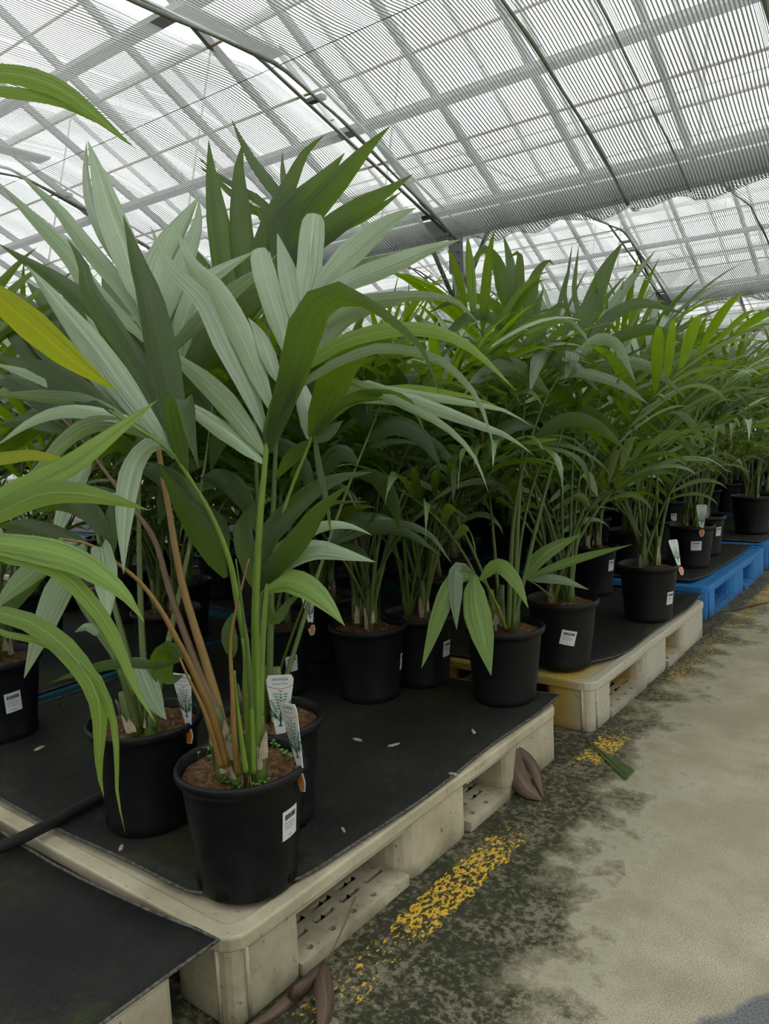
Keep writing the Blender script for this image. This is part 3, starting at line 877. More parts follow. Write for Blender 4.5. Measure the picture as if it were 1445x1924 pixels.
def soil_mesh(seed):
    r = np.random.RandomState(seed)
    V, F = [(0, 0, SOIL + 0.008)], []
    n = 36; R = PR - 0.0125
    rings = [0.15, 0.3, 0.45, 0.6, 0.75, 0.88, 1.0]
    for q in rings:
        for k in range(n):
            t = 2 * math.pi * k / n
            V.append((R * q * math.cos(t), R * q * math.sin(t), SOIL + (0.010 * (1 - q * q)) + (r.rand() - 0.5) * 0.009 * (1 if q < 1 else 0.4)))
    for k in range(n):
        F.append((0, 1 + k, 1 + (k + 1) % n))
    for i in range(len(rings) - 1):
        for k in range(n):
            a = 1 + i * n; b = a + n
            F.append((a + k, b + k, b + (k + 1) % n, a + (k + 1) % n))
    return mesh('soil', V, F, 'soil')


POT_ME = pot_mesh()
SOIL_ME = [soil_mesh(s) for s in range(4)]


def hole_mesh():
    return G().prism(rrect(-0.012, 0.012, 0.006, 0.020, 0.004), -0.0006, 0.0012).mesh('drain_hole', 'drain', False)


HOLE_ME = hole_mesh()


def wall_r(z):
    return BR + (PR - 0.008 - BR) * (z / PH)


def sticker_parts(parent, az, zc, w=0.038, h=0.047, tilt=0.0, detail=True):
    def curved(x0, x1, z0, z1, lift, name, m, par, nn=6):
        V, F = [], []
        ct, st = math.cos(tilt), math.sin(tilt)
        for i in range(nn + 1):
            for z in (z0, z1):
                x = x0 + (x1 - x0) * i / nn
                xx, zz = x * ct - z * st, x * st + z * ct
                R = wall_r(zc + zz) + lift
                a = az + xx / R
                V.append((R * math.cos(a), R * math.sin(a), zc + zz))
        for i in range(nn):
            F.append((2 * i, 2 * i + 2, 2 * i + 3, 2 * i + 1))
        return link(name, mesh(name, V, F, m), par)
    s = curved(-w / 2, w / 2, -h / 2, h / 2, 0.0009, 'barcode_sticker', 'sticker', parent)
    s['label'] = 'white barcode sticker'
    r = random.Random(int(az * 1000))
    g = G()
    def quad(x0, x1, z0, z1, lift=0.0014):
        V = []
        ct, st = math.cos(tilt), math.sin(tilt)
        for x, z in ((x0, z0), (x1, z0), (x1, z1), (x0, z1)):
            xx, zz = x * ct - z * st, x * st + z * ct
            R = wall_r(zc + zz) + lift
            a = az + xx / R
            V.append((R * math.cos(a), R * math.sin(a), zc + zz))
        g.add(V, [(0, 1, 2, 3)])
    x = -w * 0.36
    while x < w * 0.36:
        bw = r.choice((0.0006, 0.0011, 0.0016)) * (w / 0.038)
        quad(x, x + bw, h * 0.18, h * 0.36)
        x += bw + r.choice((0.0005, 0.0009)) * (w / 0.038)
    link('barcode', g.mesh('barcode', 'ink', False), s)
    if detail:
        g = G()
        for row, ln in ((0.05, 0.55), (-0.05, 0.72), (-0.15, 0.60), (-0.40, 0.28)):
            x = -w * ln / 2 if row < -0.3 else -w * 0.38
            e = x + w * ln
            while x < e:
                wd = r.uniform(0.0012, 0.0035)
                quad(x, min(e, x + wd), h * row, h * (row + 0.032))
                x += wd + 0.0009
        link('small_print', g.mesh('small_print', 'ink_grey', False), s)
    return s


def text_mesh(txt, size):
    cu = bpy.data.curves.new('lettering', 'FONT'); cu.body = txt; cu.size = size; cu.align_x = 'CENTER'; cu.resolution_u = 2
    cu.materials.append(M['ink'])
    return cu


TXT = {}


def palm_print(seed=2):
    """little printed palm: flat strokes in the card's plane (x across, z up)"""
    r = random.Random(seed)
    g = G()
    def stroke(P, w):
        P = catmull(np.array([(p[0], 0, p[1]) for p in P], float), 5)
        n = len(P)
        T = np.gradient(P, axis=0)
        V = []
        for i in range(n):
            t = T[i] / (np.linalg.norm(T[i]) + 1e-9); b = np.array([-t[2], 0, t[0]])
            ww = w * (1 - 0.8 * i / (n - 1))
            V += [P[i] - b * ww, P[i] + b * ww]
        g.add(V, [(2 * i, 2 * i + 2, 2 * i + 3, 2 * i + 1) for i in range(n - 1)])
    stroke([(0, 0), (0.0005, 0.012), (0, 0.02)], 0.0012)
    for fx, fz, bx in ((-0.012, 0.034, -0.006), (-0.006, 0.043, -0.002), (0.001, 0.047, 0.001), (0.008, 0.043, 0.004), (0.013, 0.033, 0.007), (-0.013, 0.022, -0.008), (0.012, 0.021, 0.008), (-0.008, 0.014, -0.006), (0.008, 0.013, 0.006)):
        stroke([(0, 0.006), (bx * 0.6, fz * 0.55), (fx * 0.8, fz * 0.85)], 0.0005)
        for k in range(6):
            t = 0.45 + 0.11 * k
            px, pz = fx * t * 0.85, 0.006 + (fz - 0.006) * t * 0.9
            fl_ = math.hypot(fx, fz - 0.006); ux, uz = fx / fl_, (fz - 0.006) / fl_
            for sgn in (-1, 1):
                an = sgn * r.uniform(0.5, 0.9); l = r.uniform(0.004, 0.0062)
                dx_, dz_ = ux * math.cos(an) - uz * math.sin(an), ux * math.sin(an) + uz * math.cos(an)
                stroke([(px, pz), (px + dx_ * l * 0.5, pz + dz_ * l * 0.5 + 0.0002), (px + dx_ * l, pz + dz_ * l - 0.0016)], 0.00055)
    g.add([(-0.003, 0, 0.0005), (0.003, 0, 0.0005), (0.0022, 0, -0.0012), (-0.0022, 0, -0.0012)], [(0, 1, 2, 3)])
    return g.mesh('palm_picture', 'ink_green', False)


PALM_ME = palm_print()


def plant_tag(parent, az, scale=1.0, lean=0.12, face=None, detail=True, inset=0.004, roll=0.0):
    """card clipped over the rim; face = direction (azimuth) the print looks to, in plant space"""
    R = PR - inset
    root_loc = (R * math.cos(az), R * math.sin(az), PH + 0.002)
    fa = az if face is None else face
    # card outline in local x/z; print faces local -y
    out = [(-0.0055, -0.004), (0.0055, -0.004), (0.010, 0.022), (0.0155, 0.058), (0.0165, 0.068), (0.0140, 0.0735), (-0.0140, 0.0735), (-0.0165, 0.068), (-0.0155, 0.058), (-0.010, 0.022)]
    g = G()
    n = len(out)
    t = 0.0006
    g.add([(x * scale, -t, z * scale) for x, z in out] + [(x * scale, t, z * scale) for x, z in out],
          [tuple(range(n)), tuple(range(2 * n - 1, n - 1, -1))] + [(i, n + i, n + (i + 1) % n, (i + 1) % n) for i in range(n)])
    rz = fa + math.pi / 2
    c = g.obj('plant_tag', 'white', parent, False, loc=root_loc, rot=(-lean, roll, rz))
    c['label'] = 'white plant tag with a palm picture'
    # orange tongue below the rim, outside the pot
    o2 = [(-0.0062, -0.010), (0.0062, -0.010), (0.0072, -0.020), (0.0035, -0.031), (-0.0035, -0.032), (-0.0066, -0.020)]
    n2 = len(o2)
    yy = -0.0045
    for nm, m, sc, dy in (('tag_tongue', 'white', 1.22, 0.0), ('orange_tip', 'orange', 0.92, -0.0005)):
        g = G()
        cz = -0.020
        pts = [(x * sc * scale, (cz + (z - cz) * (1.08 if sc > 1 else 0.94)) * scale) for x, z in o2]
        g.add([(x, yy + dy, z) for x, z in pts] + [(x, yy + dy + 0.0004, z) for x, z in pts], [tuple(range(n2)), tuple(range(2 * n2 - 1, n2 - 1, -1))] + [(i, n2 + i, n2 + (i + 1) % n2, (i + 1) % n2) for i in range(n2)])
        g.obj(nm, m, c, False)
    if detail:
        for txt, sz, zz, mm in (('HOWEA', 0.0052, 0.0665, 'ink'), ('Kentia Palm', 0.0040, 0.0615, 'ink_grey')):
            key = (txt, mm)
            if key not in TXT:
                cu = text_mesh(txt, sz); to = bpy.data.objects.new('lettering_source', cu)
                TXT[key] = bpy.data.meshes.new_from_object(to); bpy.data.objects.remove(to); TXT[key].materials.clear(); TXT[key].materials.append(M[mm])
            link('lettering', TXT[key], c, (0, -t - 0.0003, zz * scale), (math.pi / 2, 0, 0), (scale,) * 3)
        g = G()
        P = [(x, 0.0605 - 0.0042 * (1 - (x / 0.0155) ** 2)) for x in np.linspace(-0.0152, 0.0152, 9)]
        V = [(x * scale, -t - 0.0003, (z + dz) * scale) for x, z in P for dz in (-0.0004, 0.0004)]
        g.add(V, [(2 * i, 2 * i + 2, 2 * i + 3, 2 * i + 1) for i in range(8)])
        g.obj('red_arc', 'red', c, False)
        link('palm_picture', PALM_ME, c, (0, -t - 0.0003, 0.0085 * scale), (0, 0, 0), (scale * 1.02,) * 3)
    return c


def palm_root(label, x, y, group, z=GZ + 0.006, sc=1.0, soil=0, name='potted_palm', holes=False):
    r = tag(link(name, None, None, (x, y, z)), label, 'potted palm', group)
    link('pot', POT_ME, r, scale=(sc, sc, sc))
    link('soil', SOIL_ME[soil % 4], r, scale=(sc, sc, sc), rot=(0, 0, rnd.random() * 6))
    if holes:
        for k in range(8):
            a = k * math.pi / 4 + 0.3
            R = BR + 0.0022
            link('drain_hole', HOLE_ME, r, (R * math.cos(a), R * math.sin(a), 0.0), (math.pi / 2, 0, a + math.pi / 2))
    return r


# ------------------------------------------------------------------ procedural kentia fronds
def frond_geom(seed, Lp, Lr, th0, bend, n, Lmax, Wm, droop, beta=0.3, seg=9, pr=0.0062):
    r = np.random.RandomState(seed)
    ns = 26
    tot = Lp + Lr
    s = np.linspace(0, 1, ns)
    th = th0 + bend * s ** 1.7
    dx, dz = np.sin(th), np.cos(th)
    x = np.r_[0, np.cumsum((dx[1:] + dx[:-1]) / 2)] * tot / (ns - 1)
    z = np.r_[0, np.cumsum((dz[1:] + dz[:-1]) / 2)] * tot / (ns - 1)
    yv = 0.02 * np.sin(s * 2.3 + r.rand() * 6) * tot * s
    P = np.stack([x, yv, z], 1)
    stalk = G().tube(P, np.interp(s, [0, .08, Lp / tot, 1], [pr * 1.6, pr, pr * 0.62, pr * 0.16]), 6, False)
    leaf = []
    Sv = np.array([0, 1.0, 0])
    for i in range(n):
        for sgn in (-1, 1):
            t = (i + 0.5 + (0.22 if sgn > 0 else -0.22) + (r.rand() - 0.5) * 0.25) / n
            t = min(max(t, 0.0), 1.0)
            ss = (Lp + Lr * t) / tot
            p0 = np.array([np.interp(ss, s, P[:, q]) for q in range(3)])
            tt = np.interp(ss, s, th)
            T = np.array([math.sin(tt), 0, math.cos(tt)]); Nn = np.array([-math.cos(tt), 0, math.sin(tt)])
            al = math.radians(np.interp(t, [0, .5, 1], [62, 48, 14]) + r.randn() * 5)
            b = beta + r.randn() * 0.10
            side = Sv * sgn
            d = math.cos(al) * T + math.sin(al) * (math.cos(b) * side + math.sin(b) * Nn)
            d /= np.linalg.norm(d)
            L = Lmax * np.interp(t, [0, .25, .6, 1], [.72, 1, .95, .62]) * (1 + r.randn() * 0.07)
            g = droop * (1 + r.randn() * 0.35)
            pts = [p0.copy()]; dd = d.copy()
            kink = r.rand() < 0.12
            for q in range(seg):
                u = (q + 1) / seg
                dd = dd + np.array([0, 0, -1.0]) * g * (0.25 + 1.5 * u * u) / seg * (1.0 if not (kink and u > 0.55) else 3.2)
                dd /= np.linalg.norm(dd)
                pts.append(pts[-1] + dd * L / seg)
            pts = np.array(pts)
            Tl = np.gradient(pts, axis=0); Tl /= np.linalg.norm(Tl, axis=1)[:, None]
            # the plane of the blade follows the frond plane, twisting a little
            tw = r.randn() * 0.22
            nl = Nn * math.cos(b) - side * math.sin(b)
            B = np.cross(Tl, nl); B /= np.linalg.norm(B, axis=1)[:, None] + 1e-9
            Nv = np.cross(B, Tl)
            B = B * math.cos(tw) + Nv * math.sin(tw)
            wd = Wm * np.interp(np.linspace(0, 1, seg + 1), WU, WV) * (1 + r.randn() * 0.1) * (L / Lmax) ** 0.5
            leaf.append(ribbon(pts, B, wd, 0.16))
    return stalk, leaf


TIERS = [
    # Lp, Lr, th0, bend, n, Lmax, W, droop
    (0.50, 0.40, 0.06, 0.60, 11, 0.37, 0.026, 0.60),
    (0.49, 0.44, 0.14, 0.90, 11, 0.37, 0.026, 0.95),
    (0.44, 0.48, 0.24, 1.15, 11, 0.34, 0.026, 1.2),
    (0.26, 0.34, 0.36, 1.15, 7, 0.29, 0.028, 1.3),
]
NEAR, FAR = [], []
for ti, tp in enumerate(TIERS):
    for v in range(4):
        j = np.random.RandomState(50 + ti * 10 + v)
        q = list(tp); q[0] *= 1 + j.randn() * 0.06; q[3] *= 1 + j.randn() * 0.15; q[4] = tp[4] + j.randint(-1, 2); q[7] *= 1 + j.randn() * 0.2
        st, lf = frond_geom(300 + ti * 10 + v, *q, seg=8)
        NEAR.append((ti, st.mesh('frond', 'stalk_dark'), [mesh('leaflet', V, F, ('leaf_dark', 'leaf', 'leaf_dark', 'leaf_grey_sheen')[(i * 7 + v) % 4], U) for i, (V, F, U) in enumerate(lf)]))
        if v < 3:
            st, lf = frond_geom(300 + ti * 10 + v, *q, seg=5)
            g = G()
            nf = 0
            g.add(st.V, st.F)
            nst = len(st.F)
            for V, F, U in lf:
                g.add(V, F, U)
            me = mesh('frond', g.V, g.F, ['stalk_dark', 'leaf' if v % 2 else 'leaf_dark'], g.U)
            mi = np.ones(len(me.polygons), dtype=np.int32); mi[:nst] = 0
            me.polygons.foreach_set('material_index', mi)
            FAR.append((ti, me))


def sheath_mesh(seed):
    r = np.random.RandomState(seed)
    g = G()
    P = [(0, 0, -0.01), (0.002, 0.001, 0.03), (0.004, 0.0, 0.07), (0.005, 0.002, 0.12)]
    g.tube(P, [0.014, 0.013, 0.011, 0.008], 8)
    return g.mesh('stem_base', 'stalk_dark')


def fibre_mesh(seed):
    r = np.random.RandomState(seed)
    g = G()
    for k in range(5):
        a = r.rand() * 6.28
        z0 = r.rand() * 0.03
        h = 0.03 + r.rand() * 0.05
        c = np.array([math.cos(a), math.sin(a), 0]); b = np.array([-math.sin(a), math.cos(a), 0])
        P = np.array([c * 0.0140 + np.array([0, 0, z0]), c * 0.0142 + np.array([0, 0, z0 + h * 0.5]), c * (0.0145 + r.rand() * 0.006) + np.array([0, 0, z0 + h])])
        V, F, U = ribbon(P, np.array([b] * 3), [0.016, 0.014, 0.004], 0.05)
        g.add(V, F)
    return g.mesh('dry_sheath', 'fibre')


STEM_ME = [sheath_mesh(i) for i in range(3)]
FIB_ME = [fibre_mesh(i) for i in range(4)]


def grow(root, seed, near=True, nf=10, scale=1.0, tiers=(0, 0, 1, 1, 1, 2, 2, 2, 3, 3, 3, 3, 2), azbias=None, avoid=None):
    r = random.Random(seed)
    k0 = r.random() * 6.28
    stems = [(0.030 * math.cos(k0 + q * 2.1), 0.030 * math.sin(k0 + q * 2.1)) for q in range(3)]
    for q, (sx, sy) in enumerate(stems):
        link('stem_base', STEM_ME[q % 3], root, (sx, sy, SOIL), (r.uniform(-.1, .1), r.uniform(-.1, .1), r.random() * 6))
        if near:
            link('dry_sheath', FIB_ME[r.randrange(4)], root, (sx, sy, SOIL), (0, 0, r.random() * 6))
    for i in range(nf):
        ti = tiers[i % len(tiers)]
        az = k0 + i * 2.399 + r.uniform(-.3, .3)
        if azbias is not None and ti > 0 and r.random() < 0.5:
            az = azbias + r.uniform(-0.9, 0.9)
        if avoid is not None:
            dd = (az - avoid[0] + math.pi) % (2 * math.pi) - math.pi
            if abs(dd) < avoid[1] and ti > 0:
                az = avoid[0] + math.copysign(avoid[1] + r.random() * 0.6, dd)
        sx, sy = stems[i % 3]
        sc = scale * r.uniform(0.88, 1.10)
        rot = (r.uniform(-.10, .10), r.uniform(-.06, .08), az)
        if near:
            c = r.choice([t for t in NEAR if t[0] == ti])
            f = link('frond', c[1], root, (sx, sy, SOIL + 0.01), rot, (sc, sc * r.choice((-1, 1)), sc))
            for me in c[2]:
                link('leaflet', me, f)
        else:
            c = r.choice([t for t in FAR if t[0] == ti])
            link('frond', c[1], root, (sx, sy, SOIL + 0.01), rot, (sc, sc * r.choice((-1, 1)), sc))


# ------------------------------------------------------------------ traced palms (foreground)
def traced(root, name, rach, leaves, stalk='stalk', r0=0.0075, r1=0.002, droot=None):
    """rach = [(px,py,depth)...] base to tip. leaves = [(pts px, width px, depth change to the tip, material, roll)]"""
    base = np.array(root.location)
    RP = np.array([at(*p) for p in rach])
    C = catmull(RP, 28)
    fr = link(name, G().tube(C - base, np.linspace(r0, r1, 28), 8).mesh(name, stalk), root)
    rp = np.array([(p[0], p[1]) for p in rach], float); rd = np.array([p[2] for p in rach], float)
    t = np.linspace(0, len(rach) - 1, 80)
    rx, ry, rdd = (np.interp(t, range(len(rach)), a) for a in (rp[:, 0], rp[:, 1], rd))
    for L in leaves:
        pts, w, dz = L[0], L[1], L[2]
        m = L[3] if len(L) > 3 else 'leaf'
        roll = L[4] if len(L) > 4 else rnd.uniform(-0.45, 0.45)
        k = np.argmin((rx - pts[0][0]) ** 2 + (ry - pts[0][1]) ** 2)
        d0 = rdd[k]
        if m == 'leaf' and d0 < 1.5: m = 'leaf_grey_sheen'
        Q = np.array(pts, float)
        sl = np.r_[0, np.cumsum(np.linalg.norm(np.diff(Q, axis=0), axis=1))]; sl /= sl[-1]
        P3 = np.array([at(q[0], q[1], d0 + dz * u ** 1.2) for q, u in zip(Q, sl)])
        P = catmull(P3, 14)
        T = np.gradient(P, axis=0); T /= np.linalg.norm(T, axis=1)[:, None] + 1e-9
        view = P - O; dist = np.linalg.norm(view, axis=1); view = view / dist[:, None]
        B = np.cross(T, view); B /= np.linalg.norm(B, axis=1)[:, None] + 1e-9
        for i in range(1, len(B)):
            if B[i].dot(B[i - 1]) < 0: B[i] = -B[i]
        Nv = np.cross(B, T)
        B = B * math.cos(roll) + Nv * math.sin(roll)
        wm = w * 1.12 / FPX * dist / max(0.55, math.cos(roll))
        u = np.linspace(0, 1, len(P))
        wd = wm * np.interp(u, WU, WV)
        if len(L) > 5 and L[5] == 2:
            wd = wm * np.interp(u, [0, .15, .38, .52, .62, .8, 1], [.25, .65, 1, .75, .30, .18, .01])
        elif len(L) > 5:
            wd = wm * np.interp(u, [0, .1, .3, .75, .93, 1], [.3, .6, 1, 1, .85, .55])
        V, F, U = ribbon(P - base, B, wd, 0.13)
        link('leaflet', mesh('leaflet', V, F, m, U), fr)
    return fr


def pot_at(px, py):
    v = hitz(px, py, GZ + 0.006 + PH)
    return float(v[0]), float(v[1])


HERO = 'palms at the front of the pallets'
D = 'leaf_dark'; Y = 'leaf_young'; LM = 'leaf_lime'

# ---- P1: the big palm at the pallet corner
p1 = palm_root('large palm in the front black pot on the pallet corner, barcode sticker facing right', -0.967, 0.839, HERO, holes=True)
BS = (468, 1452, 1.25)
traced(p1, 'frond', [(484, 1455, 1.25), (482, 1300, 1.235), (480, 1150, 1.22), (487, 1000, 1.21), (498, 872, 1.21), (505, 810, 1.215), (518, 742, 1.22), (536, 685, 1.23), (553, 633, 1.24), (573, 578, 1.25), (592, 548, 1.26)], [
    ([(495, 870), (444, 827), (394, 791), (352, 762), (318, 742)], 31, 0.10),
    ([(498, 854), (444, 780), (399, 730), (345, 684), (300, 648)], 38, 0.12),
    ([(502, 821), (469, 738), (422, 644), (383, 564), (319, 500), (282, 424)], 38, 0.16),
    ([(512, 774), (485, 705), (444, 611), (405, 544), (361, 497), (329, 423)], 40, 0.16),
    ([(523, 719), (507, 677), (488, 630), (466, 596)], 27, 0.06),
    ([(539, 663), (527, 611), (507, 550), (493, 500), (486, 468)], 37, 0.10, 'leaf', 0.1, 1),
    ([(554, 613), (552, 564), (541, 517), (521, 438)], 35, 0.10, 'leaf', 0.1),
    ([(571, 572), (580, 511), (585, 455), (590, 403)], 40, 0.08, 'leaf', 0.05, 1),
    ([(583, 563), (638, 497), (694, 444), (749, 405), (784, 390)], 40, 0.14, 'leaf', 0.15),
    ([(580, 577), (655, 530), (730, 500), (804, 469), (866, 450)], 33, 0.12, 'leaf', 0.2),
    ([(578, 582), (640, 520), (730, 488), (790, 474)], 27, 0.16),
    ([(556, 625), (611, 607), (666, 571), (730, 560), (793, 556), (857, 566), (905, 615)], 21, 0.05),
    ([(545, 655), (584, 663), (650, 600), (720, 575), (760, 572)], 26, 0.08),
    ([(533, 690), (575, 690), (621, 655), (682, 630), (755, 618), (819, 623), (864, 641), (910, 675), (970, 735)], 26, -0.10, Y, 0.2),
    ([(520, 735), (560, 727), (621, 687), (706, 655), (773, 660), (828, 678), (870, 714), (904, 763), (933, 856)], 18, -0.06),
    ([(505, 846), (527, 771), (552, 699), (574, 616), (604, 564), (643, 553), (700, 575), (767, 628), (800, 668), (826, 742)], 60, -0.14, D, 0.0, 2),
    ([(502, 850), (515, 800), (530, 760), (548, 700), (560, 640)], 40, -0.03, D, 0.3),
], 'stalk', 0.0085, 0.002)
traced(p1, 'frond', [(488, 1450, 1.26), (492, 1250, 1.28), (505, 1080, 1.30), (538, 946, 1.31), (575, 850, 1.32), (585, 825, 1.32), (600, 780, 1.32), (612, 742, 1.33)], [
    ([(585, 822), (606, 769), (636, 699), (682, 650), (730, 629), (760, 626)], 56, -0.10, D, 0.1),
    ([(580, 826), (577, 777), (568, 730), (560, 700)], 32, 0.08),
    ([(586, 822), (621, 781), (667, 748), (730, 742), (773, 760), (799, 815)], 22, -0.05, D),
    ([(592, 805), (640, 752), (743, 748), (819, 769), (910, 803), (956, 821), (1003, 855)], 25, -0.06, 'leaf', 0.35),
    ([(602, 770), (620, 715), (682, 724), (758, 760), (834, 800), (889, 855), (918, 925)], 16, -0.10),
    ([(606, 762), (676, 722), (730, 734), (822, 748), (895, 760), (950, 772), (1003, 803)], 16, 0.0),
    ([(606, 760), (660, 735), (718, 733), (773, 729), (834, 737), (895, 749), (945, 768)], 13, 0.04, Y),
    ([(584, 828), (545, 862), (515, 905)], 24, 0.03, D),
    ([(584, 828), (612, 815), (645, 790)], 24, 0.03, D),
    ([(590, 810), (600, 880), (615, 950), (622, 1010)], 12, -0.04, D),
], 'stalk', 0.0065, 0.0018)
# bright stalk leaning left with the folded leaf
traced(p1, 'frond', [(472, 1452, 1.23), (463, 1228, 1.20), (448, 1140, 1.19), (431, 1053, 1.18), (396, 966, 1.165), (350, 889, 1.15), (325, 853, 1.15), (290, 825, 1.14), (240, 795, 1.13), (205, 770, 1.13)], [
    ([(345, 882), (340, 855), (325, 770), (312, 700), (300, 640), (280, 553), (260, 497), (241, 434), (231, 405)], 52, 0.10, D, -0.1),
    ([(350, 887), (338, 830), (326, 772), (332, 746), (346, 748), (353, 785), (362, 835), (374, 880)], 34, -0.05, D, 0.2),
    ([(330, 860), (304, 822), (277, 789), (235, 734), (194, 678), (166, 640), (144, 614), (111, 572), (78, 531), (49, 498)], 46, 0.14, 'leaf', -0.15),
    ([(332, 862), (293, 767), (263, 717), (230, 656), (199, 601), (166, 545), (155, 495), (126, 448)], 44, 0.18, D, 0.2),
    ([(322, 852), (270, 790), (205, 720), (150, 665), (80, 612)], 33, 0.12),
    ([(326, 855), (300, 800), (255, 725), (205, 650), (160, 590)], 40, 0.16, 'leaf', 0.0),
    ([(322, 850), (280, 800), (220, 745), (160, 690), (110, 655)], 30, 0.14),
    ([(322, 850), (302, 833), (277, 839), (252, 872), (239, 922), (233, 988), (232, 1078)], 36, -0.10, 'leaf', 0.1),
    ([(300, 832), (249, 804), (194, 795), (152, 806), (111, 839), (69, 886), (15, 930)], 27, -0.05),
    ([(275, 815), (235, 789), (166, 775), (111, 775), (55, 795), (-10, 840)], 22, -0.04),
    ([(240, 795), (230, 784), (166, 756), (83, 745), (-20, 740)], 24, 0.03),
    ([(212, 774), (138, 728), (69, 695), (-10, 668)], 44, 0.06, D),
    ([(240, 795), (166, 747), (80, 712), (-20, 680)], 24, 0.05),
    ([(425, 1085), (373, 995), (329, 923), (298, 872)], 42, -0.02, D, 0.35),
    ([(396, 966), (380, 950), (340, 910), (300, 880), (270, 868)], 30, 0.05, D),
], 'stalk', 0.0080, 0.0016)
# bronze stalks
traced(p1, 'frond', [(432, 1455, 1.26), (413, 1340, 1.28), (388, 1250, 1.30), (343, 1099, 1.33), (316, 950, 1.36), (299, 850, 1.37), (288, 720, 1.38), (283, 650, 1.38), (272, 590, 1.38)], [
    ([(284, 660), (270, 605), (227, 539), (180, 484), (144, 439), (105, 389), (30, 322)], 27, 0.20, 'leaf', 0.2),
    ([(282, 650), (262, 628), (200, 570), (155, 520), (133, 484), (97, 445), (42, 389), (-4, 341)], 28, 0.20, 'leaf', 0.2),
    ([(275, 605), (266, 572), (230, 497), (194, 439), (169, 378), (161, 323), (163, 263)], 22, 0.18, 'leaf', 0.2),
    ([(273, 600), (267, 558), (255, 531), (230, 461), (205, 395), (188, 337), (165, 264)], 46, 0.18, 'leaf', -0.1),
    ([(286, 700), (230, 625), (172, 583), (138, 550), (91, 517), (41, 486), (-4, 457)], 32, 0.12, D),
    ([(290, 720), (330, 690), (344, 616), (372, 541), (416, 508), (482, 470)], 36, 0.10, 'leaf', 0.35),
    ([(292, 740), (341, 727), (383, 655), (430, 602), (485, 555), (532, 514), (546, 482)], 44, -0.02, D, 0.4),
    ([(292, 740), (375, 683), (444, 619), (490, 572), (510, 552)], 28, 0.03, D),
    ([(290, 700), (345, 640), (420, 562), (480, 515), (521, 478)], 32, 0.10),
    ([(283, 620), (290, 520), (310, 467), (346, 412), (375, 368)], 42, 0.18, 'leaf', 0.1),
    ([(285, 650), (305, 590), (318, 558), (352, 475), (371, 420), (374, 372)], 34, 0.16),
    ([(285, 680), (302, 655), (330, 590), (362, 515)], 34, 0.14),
    ([(287, 710), (298, 698), (318, 640), (348, 555), (390, 500)], 30, 0.14),
    ([(288, 700), (310, 640), (340, 610), (385, 560)], 26, 0.14),
    ([(286, 690), (262, 660), (210, 610), (160, 565), (120, 545)], 28, 0.16, D),
], 'stalk_brown', 0.0090, 0.0025)
traced(p1, 'frond', [(440, 1458, 1.25), (413, 1350, 1.27), (372, 1255, 1.30), (322, 1120, 1.33), (291, 1016, 1.36), (249, 955, 1.38), (177, 858, 1.42), (150, 820, 1.43), (110, 780, 1.44)], [
    ([(172, 856), (150, 895), (133, 930), (110, 990), (88, 1034)], 30, -0.05),
    ([(150, 820), (110, 800), (60, 790), (-10, 800)], 30, 0.1, D),
    ([(130, 800), (100, 860), (60, 910), (10, 960)], 26, -0.05, D),
    ([(165, 840), (150, 760), (120, 690), (60, 640)], 34, 0.1, D),
    ([(140, 810), (90, 760), (30, 725), (-20, 715)], 34, 0.1, D),
    ([(120, 790), (60, 740), (0, 700)], 30, 0.1, D),
], 'stalk_red', 0.0085, 0.002)
traced(p1, 'frond', [(425, 1440, 1.22), (400, 1345, 1.20), (357, 1250, 1.18), (332, 1201, 1.17), (304, 1149, 1.16), (263, 1094, 1.15), (207, 1049, 1.14), (165, 1022, 1.14), (110, 1012, 1.14)], [
    ([(206, 1014), (165, 960), (115, 945), (60, 965)], 34, 0.05, D),
    ([(165, 1022), (100, 1000), (40, 985), (-10, 992)], 25, 0.04, D),
    ([(192, 1030), (188, 1018), (193, 1050), (200, 1105), (204, 1170)], 40, -0.05, 'leaf', 0.0),
    ([(160, 1022), (140, 1060), (110, 1110), (85, 1170), (60, 1235), (45, 1275)], 42, -0.06, 'leaf', 0.1),
    ([(120, 1012), (75, 1060), (20, 1110), (-15, 1150)], 36, -0.04),
    ([(205, 1050), (210, 960), (216, 930)], 26, 0.03, D),
    ([(150, 1018), (110, 1022), (50, 1025), (-10, 1035)], 16, 0.0),
], 'stalk_brown', 0.0075, 0.0016)
# small low leaves of the big palm
traced(p1, 'frond', [(448, 1455, 1.22), (440, 1380, 1.19), (437, 1300, 1.18), (434, 1200, 1.17), (455, 1100, 1.16), (468, 1050, 1.16)], [
    ([(437, 1236), (430, 1185), (438, 1150)], 27, 0.0, D),
], 'stalk_brown', 0.0055, 0.001)
traced(p1, 'frond', [(478, 1455, 1.24), (470, 1290, 1.19), (455, 1140, 1.16), (443, 1050, 1.15)], [], 'stalk_dark', 0.0060, 0.001)
traced(p1, 'frond', [(462, 1450, 1.20), (446, 1330, 1.19), (440, 1260, 1.18)], [], 'stalk', 0.0048, 0.0022)
traced(p1, 'frond', [(476, 1452, 1.21), (472, 1330, 1.20), (455, 1200, 1.19)], [], 'stalk', 0.0048, 0.0022)
traced(p1, 'frond', [(415, 1440, 1.21), (385, 1340, 1.17), (350, 1265, 1.15), (338, 1236, 1.15)], [
    ([(342, 1240), (318, 1225), (306, 1250), (322, 1275), (345, 1268)], 42, 0.04, D, 0.5),
    ([(336, 1242), (300, 1250), (250, 1246), (200, 1250), (150, 1263), (90, 1284)], 18, 0.05, D),
], 'stalk_brown', 0.005, 0.0015)
